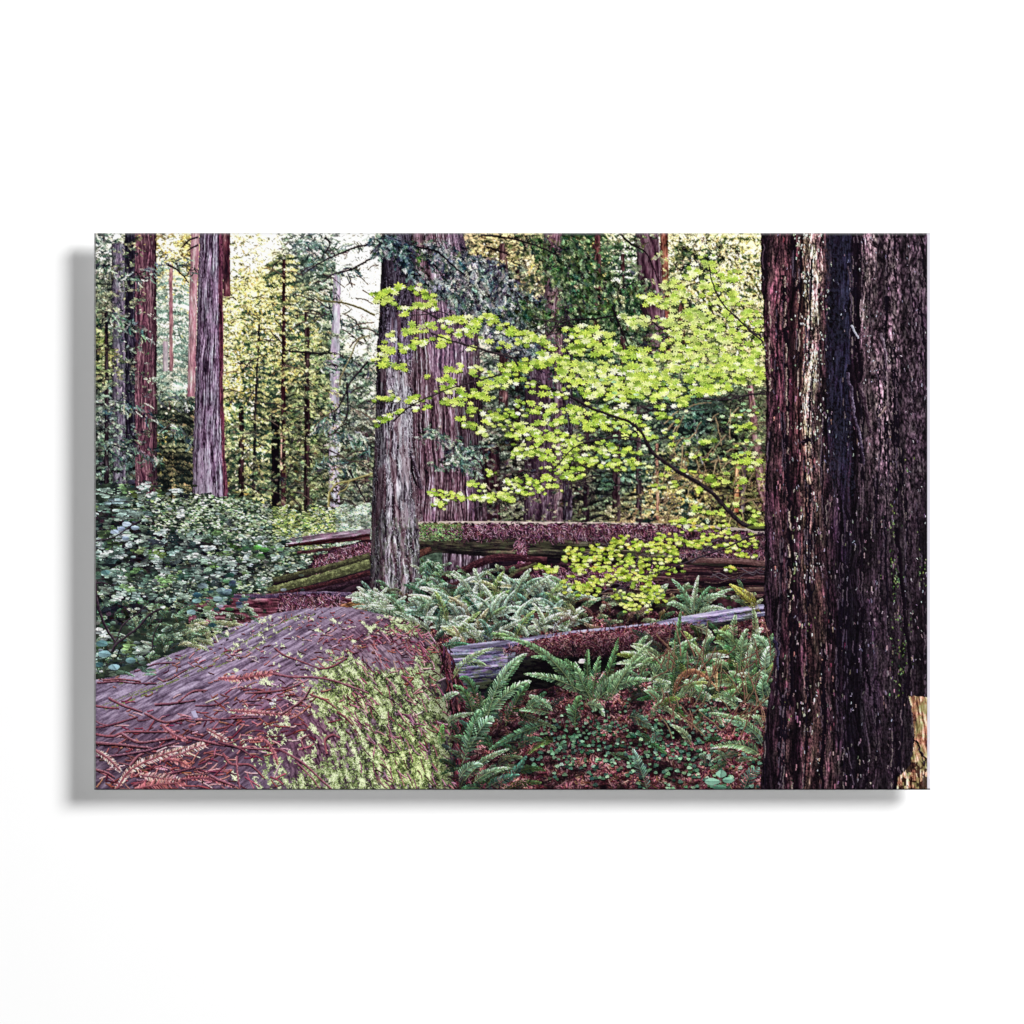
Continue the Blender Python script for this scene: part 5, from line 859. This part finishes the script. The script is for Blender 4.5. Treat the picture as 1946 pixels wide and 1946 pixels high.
flecks(9000, [(1345, 600, 16, 120, .8), (1365, 560, 10, 70, .8), (1352, 700, 14, 60, .6), (1372, 790, 10, 60, .4), (1356, 890, 14, 70, .4)], 'b8b0ac d4ccc8 948c88 a89c84 e0dcdc', L=(2, 8), w=1.1, a=(1.57, .12), th=.5, sl=7)
flecks(7000, [(1400, 640, 30, 200, .5), (1330, 800, 20, 200, .5), (1500, 700, 40, 300, .35), (1420, 980, 40, 80, .4)], '806874 9c808c 6c5860 8c7c6c', L=(3, 10), w=1.1, a=(1.57, .1), th=.5, sl=6)
flecks(5200, [(1360, 400, 8, 90, .6), (1350, 440, 14, 50, .7), (1310, 150, 30, 300, .3), (1345, 880, 30, 150, .3), (1400, 860, 20, 200, .25)], 'a0606c 784050 c08880 8c6470', L=(4, 12), w=1.5, a=(1.57, .1))
# bluish burnt streak
k = RM & (fbm(XX / 2, YY / 3, 2, 77) > .4) & (np.abs(XX + np.interp(YY, [0, 200, 500], [0, 0, -10]) - 1412 + 8 * (fbm(XX / 20, YY / 30, 2, 5) - .5)) < 24) & (YY < 400 + 160 * fbm(XX / 6, XX * 0, 2, 8)) & (fbm(XX / 3.5, YY / 5, 3, 31) > .47); C[k] = mix(C[k], hx('30384c')[None], .4)
BRK = fbm(XX / 9, YY / 16, 2, 61) > .52
def crack(p, w0, w1, col='060408', hi='3c3038'):
    limb(p, w0, w1, col, '181014', T_RIGHT, wob=3, mask=RM); limb([(a - w0 * .6, b) for a, b in p], 1.2, 1, '2c2028', '6c5864', T_RIGHT, wob=3, mask=RM & BRK)
for p, a, b in (([(1448, 0), (1446, 60), (1452, 130), (1450, 190), (1456, 250), (1454, 285)], 9, 7), ([(1436, 250), (1442, 300), (1448, 350), (1456, 400), (1462, 470)], 10, 6), ([(1326, 0), (1330, 60), (1336, 110)], 3, 3), ([(1310, 80), (1313, 170), (1316, 280), (1316, 380), (1318, 470), (1322, 540), (1320, 640), (1322, 720), (1324, 800), (1326, 900)], 7, 6), ([(1345, 400), (1356, 395), (1368, 398)], 8, 5),
                ([(1498, 200), (1505, 260), (1512, 330), (1518, 400)], 4, 3), ([(1526, 560), (1532, 640), (1542, 740), (1548, 800), (1546, 880)], 8, 5), ([(1456, 560), (1458, 700), (1462, 800), (1476, 880)], 5, 4), ([(1386, 780), (1386, 850), (1388, 930), (1384, 970), (1384, 1059)], 7, 5), ([(1420, 500), (1418, 600), (1420, 700), (1418, 800)], 4, 4), ([(1300, 860), (1306, 900), (1300, 960), (1304, 1059)], 3, 3), ([(1468, 1000), (1462, 1059)], 6, 6), ([(1525, 960), (1528, 1000), (1520, 1059)], 6, 6), ([(1570, 0), (1578, 60), (1584, 130)], 5, 3), ([(1275, 0), (1275, 90)], 5, 4)):
    crack(p, a, b)
for _ in range(95):                                   # lesser furrows with a lit rim
    x0 = rng.uniform(1276, 1588); y0 = rng.uniform(-40, 1000); l = rng.uniform(50, 240); dr = rng.normal(0, 5) + (x0 - 1400) * .02
    pp = [(x0, y0), (x0 + dr * .5 + rng.normal(0, 2), y0 + l * .5), (x0 + dr, y0 + l)]; w_ = rng.uniform(1.5, 4.2)
    limb(pp, w_, w_ * .4, '08060a', '14101a', T_RIGHT, wob=2, mask=RM)
    limb([(a - w_ * .7, b) for a, b in pp], 1.4, 1, '3c3038', rng.choice(['74646c', '64565c', '847870', '5c5262']), T_RIGHT, wob=2, mask=RM & BRK, rough=.3)
for p, w, bc, hc in (([(1432, 265), (1440, 310), (1446, 350), (1456, 390), (1462, 440)], 5, '241c28', '9484a0'), ([(1454, 285), (1458, 300), (1466, 330), (1476, 380)], 8, '20141c', '847078'), ([(1496, 190), (1504, 230), (1506, 280)], 5, '3c2c38', 'b0a0ac'), ([(1505, 330), (1498, 340), (1490, 348)], 4, '5c4848', 'c8b0a8'), ([(1508, 262), (1508, 300), (1508, 330), (1515, 350)], 3.5, '44343c', 'b8a4a8'), ([(1440, 175), (1448, 190), (1452, 200)], 3, '8c8c9c', 'f0f4f8'), ([(1290, 768), (1298, 790), (1300, 830)], 5, '1c1828', '54506c')):
    limb(p, w, w * .5, bc, hc, T_RIGHT, wob=2, rough=.2, mask=RM)
for p in ([(1334, 90), (1338, 130), (1341, 190), (1338, 300)], [(1311, 60), (1312, 150), (1316, 300), (1318, 420)], [(1282, 130), (1283, 260), (1284, 300)], [(1322, 520), (1322, 660), (1324, 780)]):
    limb(p, 2, 2, '5c4440', 'd0c0b0', T_RIGHT, wob=3, rough=.35, mask=RM & BRK)
k = RM & (blobs(XX, YY, [(1440, 900, 50, 90, 1), (1410, 640, 24, 120, .7), (1460, 760, 30, 100, .6)]) > .35); C[k] *= np.array([.8, .8, .86])
# torn orange wood low at the right edge
m = ragged(poly([(1548, 880), (1590, 882), (1590, 1059), (1525, 1059), (1528, 1035), (1552, 1010), (1560, 960), (1555, 910)]), 3, 7)
surf(m, T_RIGHT, '281814 7c543c c0946c dcc0a0 f0e0c8', 1.45, 4, 7, seed=131, con=1.3)
k = m & (fbm(XX / 8, YY / 18, 3, 14) > .56); C[k] = mix(C[k], np.array([.50, .52, .30]), .5)
k = m & (YY > 1005) & (fbm(XX / 5, YY / 9, 3, 15) > .46); C[k] *= np.array([.4, .35, .35])
crack([(1560, 965), (1575, 990), (1580, 1010)], 3, 2)

# ---------- printing: crisp local contrast like the photograph's ----------
def box(a, r):
    k = 2 * r + 1
    for ax in (0, 1):
        p = np.concatenate([np.repeat(np.take(a, [0], ax), r + 1, ax), a, np.repeat(np.take(a, [-1], ax), r, ax)], ax)
        s = np.cumsum(p, ax, dtype=np.float64)
        a = ((np.take(s, range(k, s.shape[ax]), ax) - np.take(s, range(0, s.shape[ax] - k), ax)) / k).astype(np.float32)
    return a
far = ((ID == BG) | (ID >= T_SAP)) & (YY < 560); Cb = box(C, 1); C[far] = .5 * C[far] + .5 * Cb[far]
bgm = (ID == BG) | (ID >= T_SAP); c_ = C[bgm]; l_ = c_.mean(-1, keepdims=True); l2 = np.clip(.5 + (l_ - .5) * 1.25 + .06, .02, 1.1); C[bgm] = np.clip((l2 + (c_ - l_) * 1.0) * np.array([1.07, 1.0, .93]), 0, 1)
lum = C.mean(-1)
C = C + (lum - box(lum, 9))[..., None] * .22
C = C + (np.array([.012, -.006, .02]) * (1 - np.clip(lum * 1.6, 0, 1))[..., None])
C = np.clip(C + rng.normal(0, .012, (H, W, 1)) + rng.normal(0, .008, (H, W, 3)), 0, 1).astype(np.float32)
# ---- PAINT END ----

# ---------- building the panel ----------
def srgb_lin(c):
    return np.where(c <= .04045, c / 12.92, ((c + .055) / 1.055) ** 2.4)
def material(name, rough=.6, spec=.1, color=None, attr=False):
    m = bpy.data.materials.new(name); m.use_nodes = True; nt = m.node_tree; b = nt.nodes["Principled BSDF"]
    b.inputs["Roughness"].default_value = rough; b.inputs["Specular IOR Level"].default_value = spec
    if attr:
        a = nt.nodes.new("ShaderNodeAttribute"); a.attribute_name = "ink"
        nt.links.new(a.outputs["Color"], b.inputs["Base Color"])
    else:
        n = nt.nodes.new("ShaderNodeTexNoise"); n.inputs["Scale"].default_value = 60
        r = nt.nodes.new("ShaderNodeMixRGB"); r.inputs[1].default_value = (*[c * .985 for c in color], 1); r.inputs[2].default_value = (*color, 1)
        nt.links.new(n.outputs["Fac"], r.inputs[0]); nt.links.new(r.outputs[0], b.inputs["Base Color"])
    return m
INK = material("printed_ink", .55, .02, attr=True)
WALLM = material("white_wall_paint", .9, 0.0, (.85, .85, .85))
BACKM = material("white_backing_board", .6, .1, (.8, .8, .8))

def link(name, me, mat, parent=None, loc=(0, 0, 0)):
    o = bpy.data.objects.new(name, me); sc.collection.objects.link(o); o.location = loc
    if mat: me.materials.append(mat)
    if parent: o.parent = parent
    return o
def box_mesh(name, x0, x1, y0, y1, z0, z1, skip_front=False):
    v = [(x, y, z) for x in (x0, x1) for y in (y0, y1) for z in (z0, z1)]
    f = [(0, 1, 3, 2), (4, 6, 7, 5), (0, 4, 5, 1), (2, 3, 7, 6), (0, 2, 6, 4), (1, 5, 7, 3)]
    if skip_front: f.pop(2)
    me = bpy.data.meshes.new(name); me.from_pydata(v, [], f); me.update(); return me

# the wall (the setting)
wall = link("wall", box_mesh("wall", -4, 4, GAP, GAP + .1, -4, 4), WALLM); wall["kind"] = "structure"

panel = bpy.data.objects.new("wall_print", None); sc.collection.objects.link(panel); panel.location = (0, 0, 0)
panel["label"] = "frameless wide landscape print of a redwood forest floating off the white wall"
panel["category"] = "wall print"

# printed face: every dot of ink is one small facet, shared out among the things the picture shows
BV = 4                                  # the outermost dots lie on the bevelled edge
L_ = LIGHT
lin = np.clip(srgb_lin(C) / L_, 0, 1).astype(np.float32)
xs = (np.arange(W) / (W - 1) - .5) * PW; zs = (.5 - np.arange(H) / (H - 1)) * PH
def ink_mesh(name, quads, parent, label=None, y=None, colour=None, part_name=None):
    """quads: flat indices of the upper-left corners"""
    q = np.stack([quads, quads + W, quads + W + 1, quads + 1], 1).astype(np.int64)
    vid, inv = np.unique(q, return_inverse=True); inv = inv.reshape(-1)
    r, c = np.divmod(vid, W)
    co = np.zeros((len(vid), 3), np.float32); co[:, 0] = xs[c]; co[:, 2] = zs[r]
    dpt = np.minimum(np.minimum(c, W - 1 - c), np.minimum(r, H - 1 - r))
    co[:, 1] = np.clip(BV - dpt, 0, BV) * MM * .55
    me = bpy.data.meshes.new(name); nq = len(q)
    me.vertices.add(len(vid)); me.vertices.foreach_set("co", co.ravel())
    me.loops.add(nq * 4); me.loops.foreach_set("vertex_index", inv.astype(np.int32))
    me.polygons.add(nq); me.polygons.foreach_set("loop_start", np.arange(0, nq * 4, 4, dtype=np.int32))
    me.update(calc_edges=True)
    a = me.color_attributes.new("ink", 'FLOAT_COLOR', 'POINT')
    rgba = np.ones((len(vid), 4), np.float32); rgba[:, :3] = (lin if colour is None else colour).reshape(-1, 3)[vid]
    a.data.foreach_set("color", rgba.ravel())
    o = link(name, me, INK, parent)
    if label: o["label"] = label
    return o
fid = ID[:-1, :-1].copy()
rr_, cc_ = np.mgrid[0:H - 1, 0:W - 1]
dd = np.minimum(np.minimum(cc_, W - 2 - cc_), np.minimum(rr_, H - 2 - rr_))
L_edge = cc_ < 3; R_edge = cc_ >= W - 1 - 6; T_edge = (rr_ < 4) & ~L_edge & ~R_edge; B_edge = (rr_ >= H - 1 - 2) & ~L_edge & ~R_edge
flat = (rr_ * W + cc_)
# small stray specks go back to the picture's ground so that every depicted thing is one clean piece
picture = ink_mesh("picture", flat[(fid == BG) & ~(L_edge | R_edge | T_edge | B_edge)], panel, "printed view into a misty green and yellow forest")
PARTS = {
    T_LEFT: ("tree_trunk", "grey trunk printed at the far left behind drooping foliage"), T_LEFTDARK: ("tree_trunk", "almost black trunk printed beside the grey one at the far left"),
    T_RED: ("tree_trunk", "reddish brown trunk printed at the far left"), T_PINK: ("tree_trunk", "thin pale pink trunk printed behind the purple grey trunk"),
    T_MAIN: ("tree_trunk", "tall straight purple grey trunk printed in the left third"), T_BEHIND: ("tree_trunk", "short dark red piece of trunk printed right behind the purple grey trunk"),
    T_PALE: ("tree_trunk", "slender pale lilac trunk printed left of the centre tree"), T_CENTRE: ("tree_trunk", "centre tree with white flecked grey bark, down to the ferns"),
    T_BROAD: ("tree_trunk", "broad striped red brown trunk printed behind the centre tree"), T_MIDA: ("tree_trunk", "pinkish trunk printed behind the maple leaves"),
    T_MIDB: ("tree_trunk", "thin dark trunk printed just right of the pinkish one"), T_MIDC: ("tree_trunk", "dim purple trunk printed behind the lower maple leaves"),
    T_LEAN: ("tree_trunk", "leaning trunk printed at the top right of the forest"), T_RIGHT: ("tree_trunk", "huge dark trunk with pale lichen streaks filling the right side"),
    MAPLE: ("maple_branches", "lime green maple leaves on thin dark branches"),
    MAPLE_LOW: ("maple_spray", "yellow maple spray hanging before the dark logs"), LOG_FAR: ("fallen_log", "horizontal log with a hanging mat of brown needles"),
    LOG_SPLIT: ("split_log", "splintered mossy log pieces left of the centre tree"), LOG_LOW: ("broken_logs", "low dark broken logs near the ferns"),
    LOG_FRONT: ("fallen_trunk", "large mossy fallen trunk strewn with red brown twigs in the lower left"), LOG_MID: ("fallen_log", "grey purple log behind the foreground ferns"),
    SHRUB: ("leafy_shrub", "shrubs with glossy blue green leaves at the left"), FERNS_BACK: ("fern_bed", "pale blue green ferns at the foot of the centre tree"),
    FERNS_FRONT: ("ferns", "green sword ferns in front of the grey purple log"), CLOVER: ("clover_patch", "small round green clover leaves on the forest floor"),
    LITTER: ("leaf_litter", "red brown needle litter on the forest floor")}
for k_ in range(T_SAP + 1, NSAP + 1): PARTS[k_] = ("slender_trunk", None)
for k_, (nm, lb) in PARTS.items():
    sel_ = (fid == k_) & ~(L_edge | R_edge | T_edge | B_edge)
    if sel_.any(): ink_mesh(nm, flat[sel_], picture, lb)
# polished bevel round the print: it carries the outermost dots and painted-in light and shade, pale towards the key lamp, grey away from it
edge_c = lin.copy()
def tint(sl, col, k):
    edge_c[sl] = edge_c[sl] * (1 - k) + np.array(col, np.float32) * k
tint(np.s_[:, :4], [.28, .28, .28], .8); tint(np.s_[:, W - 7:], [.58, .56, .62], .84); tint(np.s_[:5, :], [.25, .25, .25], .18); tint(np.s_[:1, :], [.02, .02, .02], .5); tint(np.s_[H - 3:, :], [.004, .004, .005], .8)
for nm, s_, lb in (("bevelled_edge", L_edge, "thin grey left edge"), ("bevelled_edge", R_edge, "thin pale lilac right edge"), ("bevelled_edge", T_edge, "hairline top edge"), ("bevelled_edge", B_edge, "dark hairline bottom edge")):
    ink_mesh(nm, flat[s_], panel, lb, colour=edge_c)
hw, hh = PW / 2, PH / 2
link("backing_panel", box_mesh("backing_panel", -hw, hw, BV * MM * .55 + .0002, .006, -hh, hh), BACKM, panel)
link("mounting_frame", box_mesh("mounting_frame", -hw * .7, hw * .7, .006, GAP, -hh * .7, hh * .7), BACKM, panel)
